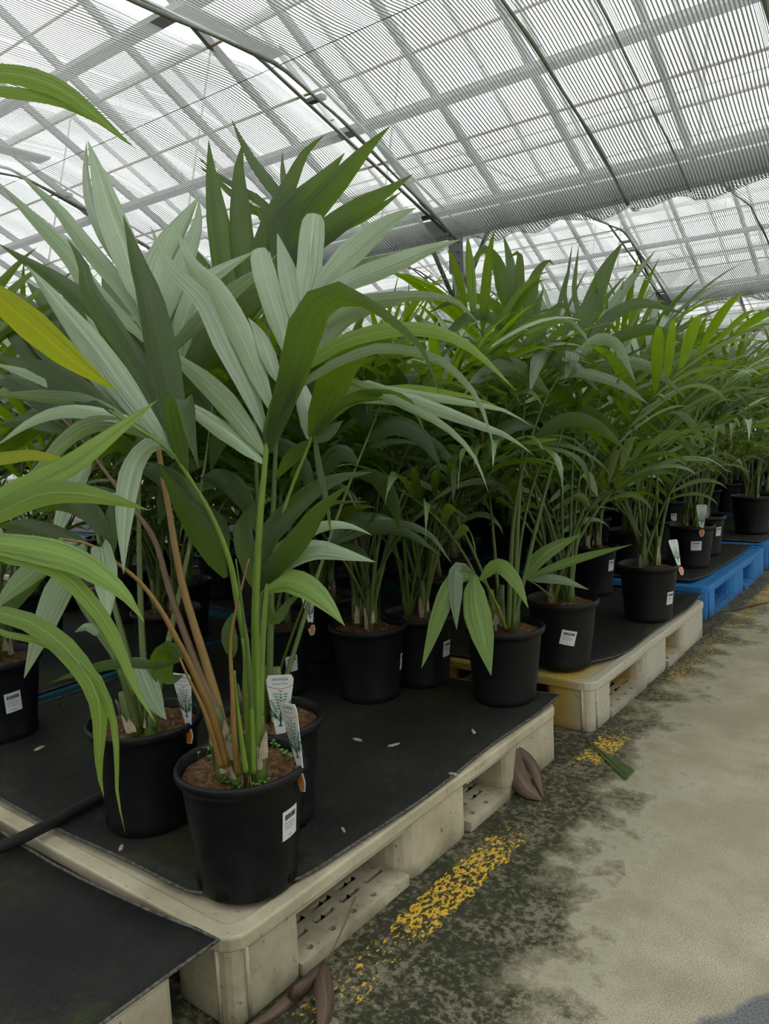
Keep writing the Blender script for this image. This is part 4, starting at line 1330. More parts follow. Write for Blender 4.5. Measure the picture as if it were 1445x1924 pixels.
traced(p1, 'frond', [(486, 1445, 1.28), (488, 1250, 1.30), (490, 1150, 1.30), (494, 1105, 1.30)], [
    ([(492, 1112), (500, 1085), (562, 1013), (600, 960), (655, 910)], 40, -0.08, D, 0.3),
    ([(490, 1118), (470, 1060), (457, 995), (489, 946), (520, 936)], 36, 0.05, D, 0.3),
    ([(492, 1110), (495, 1030), (518, 990), (576, 931), (634, 899), (700, 887)], 38, 0.02, D, 0.4),
    ([(494, 1114), (538, 1053), (591, 1033), (649, 1042), (706, 1056)], 38, 0.0, 'leaf', 0.3),
    ([(494, 1112), (533, 1091), (576, 1103), (614, 1135), (648, 1176)], 44, -0.08, Y, 0.2),
    ([(494, 1110), (500, 1060), (560, 1010), (614, 987), (663, 990), (699, 1006)], 24, 0.02),
    ([(496, 1110), (550, 1010), (608, 952), (649, 943), (694, 943)], 14, 0.04, D),
    ([(492, 1115), (515, 1165), (545, 1130), (575, 1110)], 18, 0.02, D),
], 'stalk_dark', 0.0065, 0.002)
# woody stem bases with papery sheaths
base1 = np.array(p1.location)
for (pa, pb, ra) in (((425, 1455, 1.26), (405, 1330, 1.27), 0.015), ((485, 1458, 1.25), (487, 1345, 1.25), 0.014), ((448, 1462, 1.24), (436, 1380, 1.24), 0.012)):
    A, B_ = at(*pa), at(*pb)
    G().tube(catmull(np.array([A - np.array([0, 0, .01]), (A + B_) / 2, B_]) - base1, 8), [ra, ra, ra * .98, ra * .95, ra * .92, ra * .86, ra * .75, ra * .6], 10).obj('stem_base', 'stalk_dark', p1)
    for k in range(7):
        t0 = rnd.uniform(0.05, 0.55); t1 = t0 + rnd.uniform(0.3, 0.5)
        a = math.radians(rnd.uniform(-150, 20))
        off = np.array([math.cos(a), math.sin(a), 0]) * ra * 1.06; bb = np.array([-math.sin(a), math.cos(a), 0])
        Q = np.array([A + (B_ - A) * t0 + off, A + (B_ - A) * (t0 + t1) / 2 + off * 1.03, A + (B_ - A) * t1 + off * rnd.uniform(1.0, 1.5)]) - base1
        V, F, U = ribbon(catmull(Q, 6), np.array([bb] * 6), [.015, .018, .016, .013, .009, .002], 0.05)
        link('dry_sheath', mesh('dry_sheath', V, F, 'fibre', U), p1)
for k in range(10):
    a = at(rnd.uniform(425, 480), rnd.uniform(1400, 1450), 1.232) - base1
    G().tube([a, a + np.array([rnd.uniform(-.01, .01), -.006, -.012]), a + np.array([rnd.uniform(-.02, .02), -.008, -.028])], 0.0007, 4).obj('root_fibre', 'root', p1)
# weed seedlings in the front pot
for (sx, sy) in ((430, 1470), (448, 1478), (476, 1472), (486, 1474), (494, 1470), (455, 1440), (460, 1428), (500, 1466), (395, 1420), (388, 1408), (512, 1395), (535, 1412), (545, 1420), (520, 1400), (372, 1418)):
    v = hitz(sx, sy, GZ + 0.006 + SOIL + 0.012) - base1
    g = G()
    for q in range(rnd.choice((2, 3, 4))):
        a = rnd.random() * 6.28; l = rnd.uniform(0.003, 0.0055)
        c = v + np.array([math.cos(a) * l, math.sin(a) * l, rnd.uniform(0, .004)])
        ring = [c + np.array([math.cos(t) * l * .8, math.sin(t) * l * .8, 0.0006 * math.cos(3 * t)]) for t in np.linspace(0, 6.28, 9)[:-1]]
        g.add(ring, [tuple(range(8))])
        g.tube([v - np.array([0, 0, .012]), c], 0.0005, 4)
    g.obj('seedling', 'seed', p1)

aim = math.atan2(-0.839, 0.967)           # direction from P1 to the camera
plant_tag(p1, math.radians(21), 1.42, -0.08, math.radians(-99), inset=0.006, roll=-0.13)
sticker_parts(p1, math.radians(8), 0.118, 0.038, 0.052, 0.03)

# ---- P2: palm left behind
p2 = palm_root('palm in the black pot left behind the big palm, plant tag on its right rim', -1.286, 0.874, HERO, soil=1, holes=True)
for rr, lv in (
    ([(262, 1372, 1.475), (240, 1290, 1.50), (205, 1215, 1.53), (160, 1150, 1.56), (130, 1100, 1.58), (60, 1000, 1.62), (10, 900, 1.65)], [
        ([(100, 1060), (60, 1090), (20, 1140), (-20, 1180)], 26, -.05, D), ([(60, 1000), (20, 1010), (-30, 1030)], 26, .0, D), ([(40, 960), (0, 940), (-40, 950)], 26, 0, D)]),
    ([(268, 1370, 1.48), (255, 1290, 1.52), (232, 1200, 1.56), (200, 1080, 1.62), (170, 940, 1.68), (120, 760, 1.72), (90, 650, 1.74)], [
        ([(120, 760), (90, 700), (40, 640), (-10, 600)], 40, .1, D), ([(110, 720), (110, 640), (90, 580), (50, 530)], 40, .15, D), ([(100, 690), (60, 600), (20, 560), (-20, 540)], 44, .15, D),
        ([(130, 790), (80, 790), (20, 830), (-30, 890)], 34, 0, D), ([(100, 680), (140, 600), (160, 520), (150, 480)], 36, .2, D), ([(140, 830), (190, 760), (230, 740)], 30, .1, D)]),
    ([(275, 1372, 1.48), (272, 1280, 1.52), (266, 1180, 1.56), (262, 1050, 1.60), (262, 900, 1.66), (270, 760, 1.7), (290, 640, 1.72)], [
        ([(280, 700), (240, 620), (210, 560), (190, 500)], 40, .2, D), ([(270, 760), (220, 700), (170, 690), (120, 720)], 36, .0, D), ([(285, 660), (330, 600), (370, 570)], 40, .1, D),
        ([(264, 860), (220, 830), (180, 850), (150, 920)], 32, -.05, D), ([(264, 880), (310, 900), (350, 960), (365, 1030)], 34, -.05, D), ([(266, 820), (320, 800), (370, 820)], 34, .05, D)]),
    ([(285, 1368, 1.47), (300, 1280, 1.50), (318, 1200, 1.54), (345, 1080, 1.60), (370, 960, 1.66), (390, 840, 1.7), (400, 760, 1.72)], [
        ([(398, 780), (360, 740), (330, 720)], 36, .1, D), ([(395, 810), (430, 790), (470, 800), (500, 850)], 36, 0, D), ([(380, 900), (420, 900), (460, 940), (480, 1000)], 38, -.03, D), ([(384, 870), (340, 880), (310, 930), (300, 990)], 34, -.03, D), ([(372, 950), (410, 990), (430, 1050)], 34, -.03, D)]),
    ([(290, 1366, 1.46), (298, 1320, 1.45), (290, 1270, 1.44), (280, 1240, 1.44)], [([(285, 1252), (262, 1250), (275, 1290), (300, 1335), (313, 1352)], 42, -.03, 'leaf', 0.3)]),
    ([(258, 1370, 1.47), (238, 1300, 1.46), (215, 1240, 1.46), (180, 1190, 1.48)], [([(185, 1195), (165, 1178), (140, 1188)], 14, .0)]),
):
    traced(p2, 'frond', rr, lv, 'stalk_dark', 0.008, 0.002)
b2 = np.array(p2.location)
for (pa, pb, ra) in (((255, 1372, 1.475), (232, 1298, 1.485), 0.017), ((283, 1374, 1.47), (290, 1330, 1.475), 0.013)):
    A, B_ = at(*pa), at(*pb)
    G().tube(catmull(np.array([A - np.array([0, 0, .01]), (A + B_) / 2, B_]) - b2, 8), [ra, ra, ra * .98, ra * .95, ra * .92, ra * .86, ra * .75, ra * .6], 10).obj('stem_base', 'stalk_dark', p2)
    for k in range(5):
        t0 = rnd.uniform(0.0, 0.5); t1 = t0 + rnd.uniform(0.3, 0.5)
        a = math.radians(rnd.uniform(-150, 20))
        off = np.array([math.cos(a), math.sin(a), 0]) * ra * 1.06; bb = np.array([-math.sin(a), math.cos(a), 0])
        Q = np.array([A + (B_ - A) * t0 + off, A + (B_ - A) * (t0 + t1) / 2 + off * 1.03, A + (B_ - A) * t1 + off * 1.2]) - b2
        V, F, U = ribbon(catmull(Q, 6), np.array([bb] * 6), [.012, .014, .013, .011, .008, .001], 0.05)
        link('dry_sheath', mesh('dry_sheath', V, F, 'fibre', U), p2)
plant_tag(p2, math.radians(14), 1.34, -0.10, math.radians(-78), inset=0.006)

# ---- P3: palm right behind the big one; its crown shows above as the tall pointed leaves
x3, y3 = pot_at(500, 1343)
p3 = palm_root('palm directly behind the big one, tall pointed leaves, large front facing tag', x3, y3, HERO, soil=2)
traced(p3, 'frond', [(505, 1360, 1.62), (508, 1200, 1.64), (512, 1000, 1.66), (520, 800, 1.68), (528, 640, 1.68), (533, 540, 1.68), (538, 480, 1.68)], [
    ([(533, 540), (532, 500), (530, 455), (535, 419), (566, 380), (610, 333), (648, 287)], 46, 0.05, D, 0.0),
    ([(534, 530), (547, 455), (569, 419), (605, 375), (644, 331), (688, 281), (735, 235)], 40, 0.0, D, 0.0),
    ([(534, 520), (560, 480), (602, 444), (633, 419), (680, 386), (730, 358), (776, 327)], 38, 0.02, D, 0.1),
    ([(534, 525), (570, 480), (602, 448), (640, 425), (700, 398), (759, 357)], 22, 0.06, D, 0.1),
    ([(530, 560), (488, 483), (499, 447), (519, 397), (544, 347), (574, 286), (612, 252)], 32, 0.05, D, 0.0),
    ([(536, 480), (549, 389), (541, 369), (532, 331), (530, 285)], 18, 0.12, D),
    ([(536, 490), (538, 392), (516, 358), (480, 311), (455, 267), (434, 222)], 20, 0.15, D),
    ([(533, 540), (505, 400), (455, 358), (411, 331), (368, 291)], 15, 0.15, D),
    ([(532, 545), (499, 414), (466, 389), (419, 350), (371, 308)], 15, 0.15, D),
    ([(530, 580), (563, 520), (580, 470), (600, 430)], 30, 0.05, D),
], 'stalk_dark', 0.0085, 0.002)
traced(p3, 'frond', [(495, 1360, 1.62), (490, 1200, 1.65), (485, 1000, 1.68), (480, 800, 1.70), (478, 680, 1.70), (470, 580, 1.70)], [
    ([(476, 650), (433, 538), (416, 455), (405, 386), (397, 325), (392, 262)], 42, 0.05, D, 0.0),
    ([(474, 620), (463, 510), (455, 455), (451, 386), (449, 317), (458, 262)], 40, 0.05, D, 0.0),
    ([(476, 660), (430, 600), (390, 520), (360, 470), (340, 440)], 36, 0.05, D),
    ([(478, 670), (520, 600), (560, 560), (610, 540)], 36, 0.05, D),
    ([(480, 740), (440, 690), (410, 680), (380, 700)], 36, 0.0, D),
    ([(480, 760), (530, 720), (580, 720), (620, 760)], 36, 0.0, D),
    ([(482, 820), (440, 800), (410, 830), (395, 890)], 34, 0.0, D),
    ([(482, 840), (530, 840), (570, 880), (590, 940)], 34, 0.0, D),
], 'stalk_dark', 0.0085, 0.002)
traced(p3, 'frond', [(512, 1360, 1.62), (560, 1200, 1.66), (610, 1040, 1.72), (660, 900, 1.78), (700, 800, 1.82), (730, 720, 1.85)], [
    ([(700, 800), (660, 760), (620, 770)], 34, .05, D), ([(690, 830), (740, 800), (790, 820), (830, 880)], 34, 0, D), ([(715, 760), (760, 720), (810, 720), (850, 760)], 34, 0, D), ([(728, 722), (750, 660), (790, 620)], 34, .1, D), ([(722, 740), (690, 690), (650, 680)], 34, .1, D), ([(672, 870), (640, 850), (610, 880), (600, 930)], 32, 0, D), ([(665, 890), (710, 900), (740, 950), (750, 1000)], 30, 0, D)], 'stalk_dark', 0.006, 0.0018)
b3 = np.array(p3.location)
for q in range(3):
    link('stem_base', STEM_ME[q], p3, (-0.03 + 0.03 * q, 0.01 * q - 0.02, SOIL))
    link('dry_sheath', FIB_ME[q], p3, (-0.03 + 0.03 * q, 0.01 * q - 0.02, SOIL))
plant_tag(p3, math.radians(-29), 1.5, -0.08, math.radians(-45), inset=0.010, roll=0.04)

# ---- P0: palm outside the left edge, its bright young leaves reach into the picture
p0 = palm_root('palm past the left edge whose bright lime leaves reach into view at left', -1.33, 0.22, HERO, soil=3)
for rr, lv in (
    ([(-330, 1250, 0.86), (-260, 1060, .80), (-190, 860, .76), (-130, 700, .74), (-60, 600, .73)], [
        ([(-60, 520), (0, 562), (41, 595), (83, 631), (125, 667), (166, 698), (218, 733)], 48, 0.12, LM, 0.0),
        ([(-120, 830), (-60, 860), (0, 862), (55, 855), (97, 861), (133, 869), (172, 875)], 20, 0.08, LM, 0.2)]),
    ([(-330, 1250, 0.87), (-280, 1140, .84), (-200, 1050, .80), (-120, 1000, .78), (-60, 985, .77)], [
        ([(-60, 985), (0, 936), (55, 911), (125, 878), (180, 839), (235, 797), (297, 751)], 36, 0.10, Y, 0.1),
        ([(-70, 990), (0, 962), (69, 930), (138, 925), (221, 941), (280, 959)], 40, 0.06, Y, -0.1),
        ([(-60, 1010), (0, 1022), (69, 1033), (138, 1052), (194, 1085), (235, 1118), (272, 1170)], 46, 0.03, Y, 0.3),
        ([(-60, 1020), (0, 1045), (69, 1057), (125, 1085), (166, 1127), (205, 1180), (235, 1244), (256, 1296), (294, 1360)], 26, 0.05, Y, 0.2)]),
    ([(-330, 1260, 0.87), (-250, 1190, .82), (-150, 1150, .78), (-80, 1140, .77)], [
        ([(-80, 1140), (0, 1153), (59, 1171), (113, 1209), (153, 1254), (179, 1301), (188, 1350), (186, 1444), (195, 1497)], 34, 0.06, Y, 0.2),
        ([(-80, 1150), (0, 1188), (71, 1204), (118, 1223), (174, 1262), (207, 1329), (219, 1409), (220, 1489), (235, 1564)], 13, 0.07, Y, 0.0)]),
    ([(-330, 1250, 0.86), (-300, 900, .70), (-240, 500, .52), (-160, 250, .46), (-80, 160, .45)], [
        ([(-80, 150), (0, 138), (69, 150), (119, 172), (166, 206), (255, 280)], 28, 0.02, Y, 0.3),
        ([(-80, 165), (0, 172), (60, 180), (120, 196), (200, 240)], 16, 0.02, Y, 0.3)]),
):
    traced(p0, 'frond', rr, lv, 'stalk', 0.007, 0.002)
for q in range(3):
    link('stem_base', STEM_ME[q], p0, (0.02 * q - 0.02, 0.01 * q, SOIL))

# ---- middle palms with traced low leaves
p5 = palm_root('palm at the far corner of the front mat, broad low leaves drooping over its pot', -1.002, 1.826, HERO, soil=0)
traced(p5, 'frond', [(950, 1180, 2.05), (935, 1140, 2.0), (915, 1100, 1.97), (895, 1082, 1.95)], [
    ([(896, 1083), (854, 1089), (829, 1144), (805, 1217), (792, 1256)], 30, -0.08, Y, 0.1),
    ([(892, 1082), (860, 1068), (856, 1120), (858, 1184)], 26, -0.05, 'leaf', 0.2),
    ([(893, 1083), (891, 1100), (894, 1140), (907, 1196), (923, 1270)], 46, -0.10, Y, 0.1),
    ([(902, 1090), (935, 1062), (968, 1092), (993, 1143)], 26, -0.08, Y, 0.2)], 'stalk', 0.005, 0.002)
traced(p5, 'frond', [(965, 1185, 2.06), (972, 1000, 2.06), (980, 860, 2.06), (985, 740, 2.06), (982, 640, 2.06), (972, 560, 2.06)], [
    ([(975, 580), (966, 553), (961, 509), (954, 471), (945, 441)], 17, 0.1, D, 0.0),
    ([(978, 600), (950, 560), (940, 510), (925, 480), (911, 468), (895, 482), (884, 503)], 24, 0.0, D, 0.1),
    ([(976, 590), (975, 553), (976, 518), (976, 478), (965, 478), (953, 488)], 18, 0.0, D, 0.0),
    ([(982, 620), (996, 565), (1006, 518), (1029, 490), (1042, 500)], 21, 0.0, D, 0.0),
    ([(984, 680), (1001, 624), (1008, 584), (1022, 539)], 20, 0.03, D, 0.0),
    ([(985, 700), (1010, 636), (1029, 596), (1058, 572), (1073, 600)], 19, 0.0, D, 0.1),
    ([(984, 660), (940, 610), (900, 590), (850, 620), (810, 690)], 20, -0.1, D),
    ([(984, 690), (930, 660), (880, 660), (840, 700), (820, 760)], 20, -0.1),
    ([(985, 720), (940, 690), (890, 720), (860, 790)], 22, -0.1, D),
    ([(985, 720), (1030, 680), (1080, 690), (1130, 740)], 22, -0.1),
    ([(985, 740), (1040, 730), (1080, 770), (1100, 830)], 22, -0.1, D),
    ([(983, 640), (930, 575), (870, 560), (800, 590)], 18, -0.05, D),
], 'stalk_dark', 0.0085, 0.002)
traced(p5, 'frond', [(955, 1185, 2.06), (965, 980, 2.0), (990, 850, 1.96), (1030, 740, 1.93), (1070, 690, 1.92)], [
    ([(1030, 740), (960, 690), (900, 710), (870, 745)], 34, -0.08, 'leaf', 0.2),
    ([(1060, 700), (1030, 660), (1010, 680), (995, 740)], 26, -0.05, 'leaf', 0.2),
    ([(1065, 695), (1078, 655), (1070, 690), (1062, 712)], 26, -0.05, 'leaf', 0.1),
    ([(1068, 690), (1120, 640), (1160, 650), (1195, 720)], 20, -0.05, 'leaf', 0.2),
    ([(1050, 712), (1090, 700), (1160, 720), (1220, 760)], 18, -0.05),
    ([(1000, 830), (1060, 790), (1120, 800), (1180, 850)], 26, -0.06, D),
    ([(1010, 800), (960, 800), (920, 840), (905, 900)], 26, -0.06, D),
], 'stalk_dark', 0.0075, 0.002)
traced(p5, 'frond', [(962, 1185, 2.06), (1010, 980, 2.05), (1050, 830, 2.05), (1085, 700, 2.05), (1095, 640, 2.05)], [
    ([(1093, 650), (1095, 620), (1118, 557), (1141, 502), (1172, 452)], 30, 0.05, D, 0.0),
    ([(1094, 645), (1085, 580), (1079, 541), (1088, 457)], 9, 0.1, D),
    ([(1092, 650), (1062, 565), (1068, 510), (1076, 455)], 7, 0.1, D),
    ([(1090, 670), (1110, 640), (1175, 540), (1234, 468)], 18, 0.05),
    ([(1090, 670), (1130, 610), (1200, 570), (1290, 590)], 20, 0, D),
    ([(1088, 690), (1150, 640), (1230, 620), (1320, 660)], 20, -0.05, D),
    ([(1085, 700), (1150, 680), (1220, 690), (1290, 750)], 20, -0.05),
    ([(1080, 720), (1040, 660), (1010, 640)], 24, 0, D),
], 'stalk_dark', 0.0075, 0.002)
grow(p5, 41, True, 4, 0.95, (2, 3, 1, 2), avoid=(-1.1, 0.9))
p4 = palm_root('palm in the wide black pot in the middle of the front mat', -1.342, 1.657, HERO, soil=1)
grow(p4, 8, True, 13, 1.0, avoid=(-0.85, 0.45))
MID = 'palms in the second rank of pots'
mids = [
    # px, py of the rim centre, label, seed, kwargs
    ((520, 1165), 'palm with small tag and barcode sticker between the big palm and the middle pot', 12),
    ((787, 1149), 'palm between the two middle pots of the front mat, half hidden', 13),
    ((605, 1118), 'palm mostly hidden behind the middle pot of the front mat', 14),
    ((1056, 1122), 'palm with the tilted white sticker at the front of the yellowed pallet', 15),
    ((1218, 1058), 'palm at the middle of the aisle edge of the yellowed pallet', 16),
    ((848, 1042), 'palm at the left rear of the yellowed pallet', 17),
    ((1036, 1030), 'palm with a white sticker behind the tilted sticker one', 18),
    ((1112, 1024), 'palm at the rear of the yellowed pallet, left of the aisle edge one', 19),
    ((1299, 985), 'palm on the bright blue pallet with a white tag on its rim', 20),
    ((1322, 968), 'palm directly behind the tagged one on the bright blue pallet', 21),
    ((1413, 938), 'palm in the larger pot at the right edge of the picture', 22),
    ((-8, 1232), 'palm in the pot cut by the left edge, white sticker facing front', 23),
    ((312, 1143), 'palm on the old dark blue pallet behind the big palm', 24),
]
PL = {}
for i, ((px, py), lab, sd) in enumerate(mids):
    x, y = pot_at(px, py)
    r = palm_root(lab, x, y, MID, soil=i, sc=1.12 if sd == 22 else 1.0)
    PL[sd] = r
    camdir = math.atan2(-y, -x)
    if sd == 23:
        grow(r, sd, True, 9, 0.98, avoid=(camdir, 0.6))
    else:
        grow(r, sd, True, 13 if sd < 20 else 12, 1.0 if sd not in (13, 16) else 0.95, avoid=(camdir, 0.45) if sd in (15, 16, 20) else None)


def toward(r, off):
    """azimuth from a plant towards the camera, turned by off degrees"""
    return math.atan2(-r.location.y, -r.location.x) + math.radians(off)


sticker_parts(PL[12], toward(PL[12], 22), 0.10, 0.036, 0.047, 0.05)
plant_tag(PL[12], toward(PL[12], 62), 1.25, 0.25, toward(PL[12], 10))
sticker_parts(PL[13], toward(PL[13], 55), 0.11, 0.036, 0.047)
sticker_parts(p4, toward(p4, 78), 0.10, 0.036, 0.047)
sticker_parts(PL[15], toward(PL[15], 10), 0.105, 0.046, 0.046, -0.22)
sticker_parts(PL[16], toward(PL[16], 55), 0.09, 0.036, 0.047)
plant_tag(PL[16], toward(PL[16], 78), 1.25, 0.35, toward(PL[16], 40))
sticker_parts(PL[18], toward(PL[18], 15), 0.10, 0.040, 0.05)
sticker_parts(PL[19], toward(PL[19], 55), 0.13, 0.036, 0.047)
sticker_parts(PL[20], toward(PL[20], 14), 0.115, 0.050, 0.045)
plant_tag(PL[20], toward(PL[20], 25), 1.45, -0.05, toward(PL[20], 0), inset=0.002)
sticker_parts(PL[23], toward(PL[23], 18), 0.105, 0.040, 0.052, 0.08)
sticker_parts(PL[21], toward(PL[21], 50), 0.13, 0.036, 0.047)
# traced light leaves of the palm behind the corner one
traced(PL[15], 'frond', [(1040, 1125, 2.38), (1010, 1100, 2.30), (985, 1087, 2.24)], [
    ([(985, 1087), (1025, 1040), (1093, 1003)], 24, 0.03, Y), ([(988, 1087), (1080, 1052), (1188, 1023)], 15, 0.0, Y), ([(990, 1088), (1050, 1089), (1107, 1108)], 16, -0.03), ([(992, 1090), (1010, 1050), (1060, 1010)], 22, 0.05, Y)], 'stalk', 0.004, 0.0015)
# thin stalk with arching leaves right of the big palm
traced(PL[12], 'frond', [(520, 1275, 2.2), (562, 1158, 2.05), (605, 1056, 1.95), (630, 1022, 1.92)], [
    ([(612, 1045), (643, 987), (687, 975), (740, 985), (790, 1020)], 26, -0.05), ([(628, 1025), (680, 995), (760, 1000), (830, 1045)], 20, -0.05), ([(625, 1030), (670, 1035), (700, 1060)], 20, -0.03, D), ([(629, 1022), (720, 985), (800, 1000), (850, 1060)], 16, -0.05)], 'stalk', 0.0045, 0.0018)

# ---- far ranks
taken = [(o.location.x, o.location.y) for o in bpy.data.objects if o.get('category') == 'potted palm']
FARG = 'palms in the dense rows behind'


def free(x, y, d=0.235):
    return all((x - a) ** 2 + (y - b) ** 2 > d * d for a, b in taken)


spots = []
for yy in (2.30, 2.68, 3.06):
    for xx in (-1.55, -1.90):
        spots.append((xx, yy))
for yy in (3.66, 4.04, 4.42):
    for xx in (-1.30, -1.65, -1.98):
        spots.append((xx, yy))
for yy in (4.95, 5.35, 5.72):
    for xx in (-1.10, -1.50, -1.90):
        spots.append((xx, yy))
for yi in range(6):
    y0 = 0.86 + yi * 1.28
    for yy in (y0 + 0.22, y0 + 0.60, y0 + 0.98):
        for xx in ((-2.36, -2.78, -3.22) if yi < 4 else (-2.4, -2.95)):
            if yi == 0 and xx > -2.5 and yy < 1.6: continue
            spots.append((xx, yy))
for yi in range(1, 6):
    y0 = 0.86 + yi * 1.28
    for yy in (y0 + 0.3, y0 + 0.85):
        for xx in (-3.8, -4.4):
            spots.append((xx, yy))
for yi in range(4):
    y0 = 6.02 + yi * 1.28
    for yy in (y0 + 0.22, y0 + 0.60, y0 + 0.98):
        for xx in (-1.08, -1.48, -1.88):
            spots.append((xx, yy))
n = 0
for (x, y) in spots:
    x += rnd.uniform(-.03, .03); y += rnd.uniform(-.03, .03)
    if not free(x, y): continue
    taken.append((x, y))
    d = math.hypot(x, y)
    if x < -2.15 and y < 2.2:
        lab = 'one of the palms behind the front pallet at left'
    elif x > -2.15 and y < 3.4:
        lab = 'one of the palms at the back of the yellowed pallet, half hidden by leaves'
    elif x > -2.15 and y < 4.7:
        lab = 'one of the palms at the back of the bright blue pallet'
    elif x > -2.15:
        lab = 'one of the far palms along the aisle at the right edge'
    else:
        lab = 'one of the palms massed in the dense rows behind'
    r = palm_root(lab, x, y, lab.replace('one of the ', ''), soil=n)
    grow(r, 500 + n, d < 2.65, 9 if d < 4.5 else 8, 1.0)
    if rnd.random() < 0.35 and x > -2.2:
        sticker_parts(r, toward(r, rnd.uniform(-30, 50)), 0.11, 0.036, 0.047, 0, False)
    n += 1

# ------------------------------------------------------------------ loose things
hA, hB = at(-140, 1655, 1.22), at(195, 1493, 1.66)
P = [hitz(-120, 1660, 0.178), hitz(60, 1565, 0.172), hitz(130, 1528, 0.170), hitz(205, 1490, 0.168), hitz(280, 1462, 0.166)]
P[0][2] = 0.19
o = G().tube(catmull(np.array(P), 20), 0.0115, 12).obj('rubber_hose', 'hose')
tag(o, 'black rubber hose lying across the edge of the front pallet at left', 'hose')


def dead_leaf(name, label, cat, blades, m, root_px, z=0.0, group=None):
    r0 = hitz(root_px[0], root_px[1], z)
    r = tag(link(name, None, None, r0), label, cat, group)
    for pts, w, roll, nm, mm in blades:
        P3 = np.array([hitz(p[0], p[1], p[2]) for p in pts])
        P = catmull(P3, 12)
        T = np.gradient(P, axis=0); T /= np.linalg.norm(T, axis=1)[:, None] + 1e-9
        view = P - O; dist = np.linalg.norm(view, axis=1); view /= dist[:, None]
        B = np.cross(T, view); B /= np.linalg.norm(B, axis=1)[:, None]
        Nv = np.cross(B, T)
        ro = np.linspace(0, roll, 12)[:, None]
        B = B * np.cos(ro) + Nv * np.sin(ro)
        u = np.linspace(0, 1, 12)
        wd = w / FPX * dist * np.interp(u, [0, .15, .5, .8, 1], [.35, .8, 1, .7, .08])
        if nm == 'stalk':
            link('stalk', G().tube(P - r0, np.linspace(0.0022, 0.0008, 12), 6).mesh('stalk', mm), r)
            continue
        V, F, U = ribbon(P - r0, B, wd, 0.25)
        ob = link(nm, mesh(nm, V, F, mm, U), r)
        s = ob.modifiers.new('solid', 'SOLIDIFY'); s.thickness = 0.0008
    return r


dead_leaf('withered_leaf', 'withered brown leaf curled against the front pallet beside the aisle', 'leaf', [
    ([(960, 1400, .12), (966, 1440, .065), (985, 1480, .02), (1018, 1504, .004)], 40, 0.6, 'blade', 'leaf_dead'),
    ([(961, 1404, .115), (990, 1428, .07), (1007, 1455, .035), (1020, 1499, .004)], 26, 1.1, 'blade', 'leaf_dead')], 'leaf_dead', (1000, 1480))
dead_leaf('withered_leaf', 'dark withered leaf with a long thin stalk at the foot of the pallet corner', 'leaf', [
    ([(608, 1812, .012), (607, 1850, .014), (610, 1890, .010), (600, 1950, .006)], 34, 0.5, 'blade', 'leaf_dead'),
    ([(604, 1815, .012), (575, 1850, .02), (550, 1875, .012), (560, 1855, .03), (600, 1830, .015)], 20, 0.8, 'blade', 'leaf_dead'),
    ([(606, 1812, .012), (560, 1865, .008), (500, 1915, .006), (450, 1935, .006)], 22, 0.3, 'blade', 'leaf_dead'),
    ([(668, 1686, .075), (650, 1730, .055), (625, 1785, .025), (606, 1812, .012)], 5, 0, 'stalk', 'stalk_red')], 'leaf_dead', (605, 1840))
dead_leaf('cut_leaf_piece', 'cut piece of green palm leaf lying on the concrete aisle', 'leaf', [
    ([(1105, 1392, .004), (1130, 1412, .006), (1160, 1440, .006), (1182, 1458, .004)], 2, 0, 'stalk', 'stalk_red')], 'leaf', (1140, 1425))
o = bpy.data.objects['cut_leaf_piece']
b = np.array(o.location)
A = [(1112, 1396), (1193, 1447), (1176, 1466), (1104, 1394)]
V = [hitz(q[0], q[1], .005) - b for q in A]
link('blade', mesh('blade', V, [(0, 1, 2, 3)], 'leaf', [(0, 0), (0, 1), (1, 1), (1, 0)]), o)
dead_leaf('withered_leaf', 'thin dry leaf strip lying on the aisle beside the blue pallet', 'leaf', [
    ([(1376, 1146, .006), (1400, 1140, .01), (1430, 1134, .008), (1450, 1130, .006)], 4, 0.3, 'blade', 'leaf_dead')], 'leaf_dead', (1410, 1140))
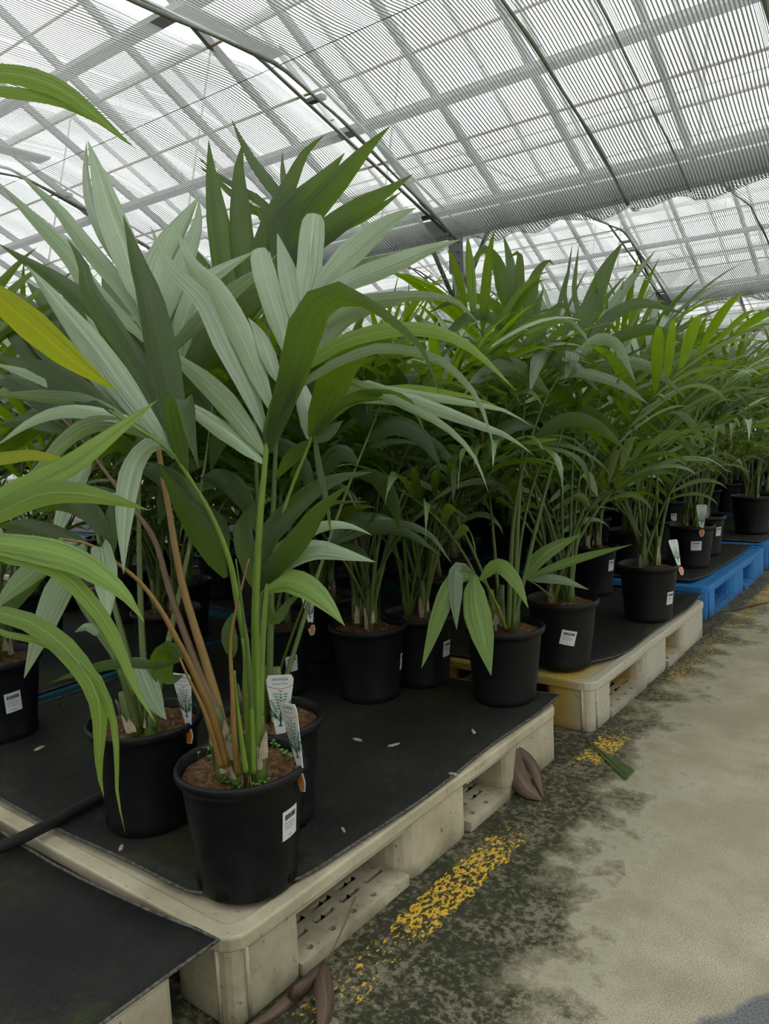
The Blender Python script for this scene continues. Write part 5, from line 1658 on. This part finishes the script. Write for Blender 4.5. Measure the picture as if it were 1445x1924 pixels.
# bits of litter on the front mat
bits = [((545, 1500, .004), 'pale wood chip left of the front pot on the mat'), ((228, 1593), 'pale bark strip between the two front pots and the pallet edge'),
        ((852, 1455), 'curled brown leaf scrap near the aisle edge of the front mat'), ((890, 1375), 'yellowish leaf scrap on the front mat before the corner palm'),
        ((75, 1406), 'tan bark chip on the mat at far left'), ((120, 1325), 'dark bark lump on the mat left of the rear pot'), ((740, 1400), 'small brown leaf scrap in the middle of the front mat'),
        ((645, 1560), 'pale scrap near the front pot on its aisle side'), ((672, 1390), 'thin brown scrap on the mat behind the front pot'), ((118, 1350), 'dark bark lump nearest the rear pot on the mat')]
for i, (q, lab) in enumerate(bits):
    v = hitz(q[0], q[1], GZ + 0.0065)
    if i == 0: continue
    r = np.random.RandomState(i)
    L = r.uniform(0.010, 0.018); wv = L * 0.35; hh = 0.003
    a = r.rand() * 3.14
    pts = [(-L, 0), (-L * .4, wv * .8), (L * .5, wv), (L, wv * .2), (L * .4, -wv * .7), (-L * .5, -wv)]
    ca, sa = math.cos(a), math.sin(a)
    V = [(x * ca - y * sa, x * sa + y * ca, 0) for x, y in pts] + [((x * ca - y * sa) * .8, (x * sa + y * ca) * .8, hh * r.uniform(.5, 1.3)) for x, y in pts]
    F = [tuple(range(6))[::-1], tuple(range(6, 12))] + [(k, (k + 1) % 6, 6 + (k + 1) % 6, 6 + k) for k in range(6)]
    o = link('bark_chip', mesh('bark_chip', V, F, 'soil' if 'dark' in lab else 'fibre', None, False), None, v)
    tag(o, lab, 'bark chip', 'litter on the front mat')
g = G()
for k in range(420):
    x = rnd.uniform(-2.05, -0.9); y = rnd.uniform(0.76, 1.84)
    l = rnd.uniform(0.0012, 0.0035); a = rnd.random() * 3
    z = GZ + 0.0075
    g.add([(x - l * math.cos(a), y - l * math.sin(a), z - .001), (x + l * .4 * math.sin(a), y - l * .4 * math.cos(a), z), (x + l * math.cos(a), y + l * math.sin(a), z + 0.0006), (x - l * .4 * math.sin(a), y + l * .4 * math.cos(a), z + .001)], [(0, 1, 2, 3)])
o = g.obj('soil_crumbs', 'soil', smooth=False)
tag(o, 'fine soil crumbs scattered over the front mat', 'soil', kind='stuff')
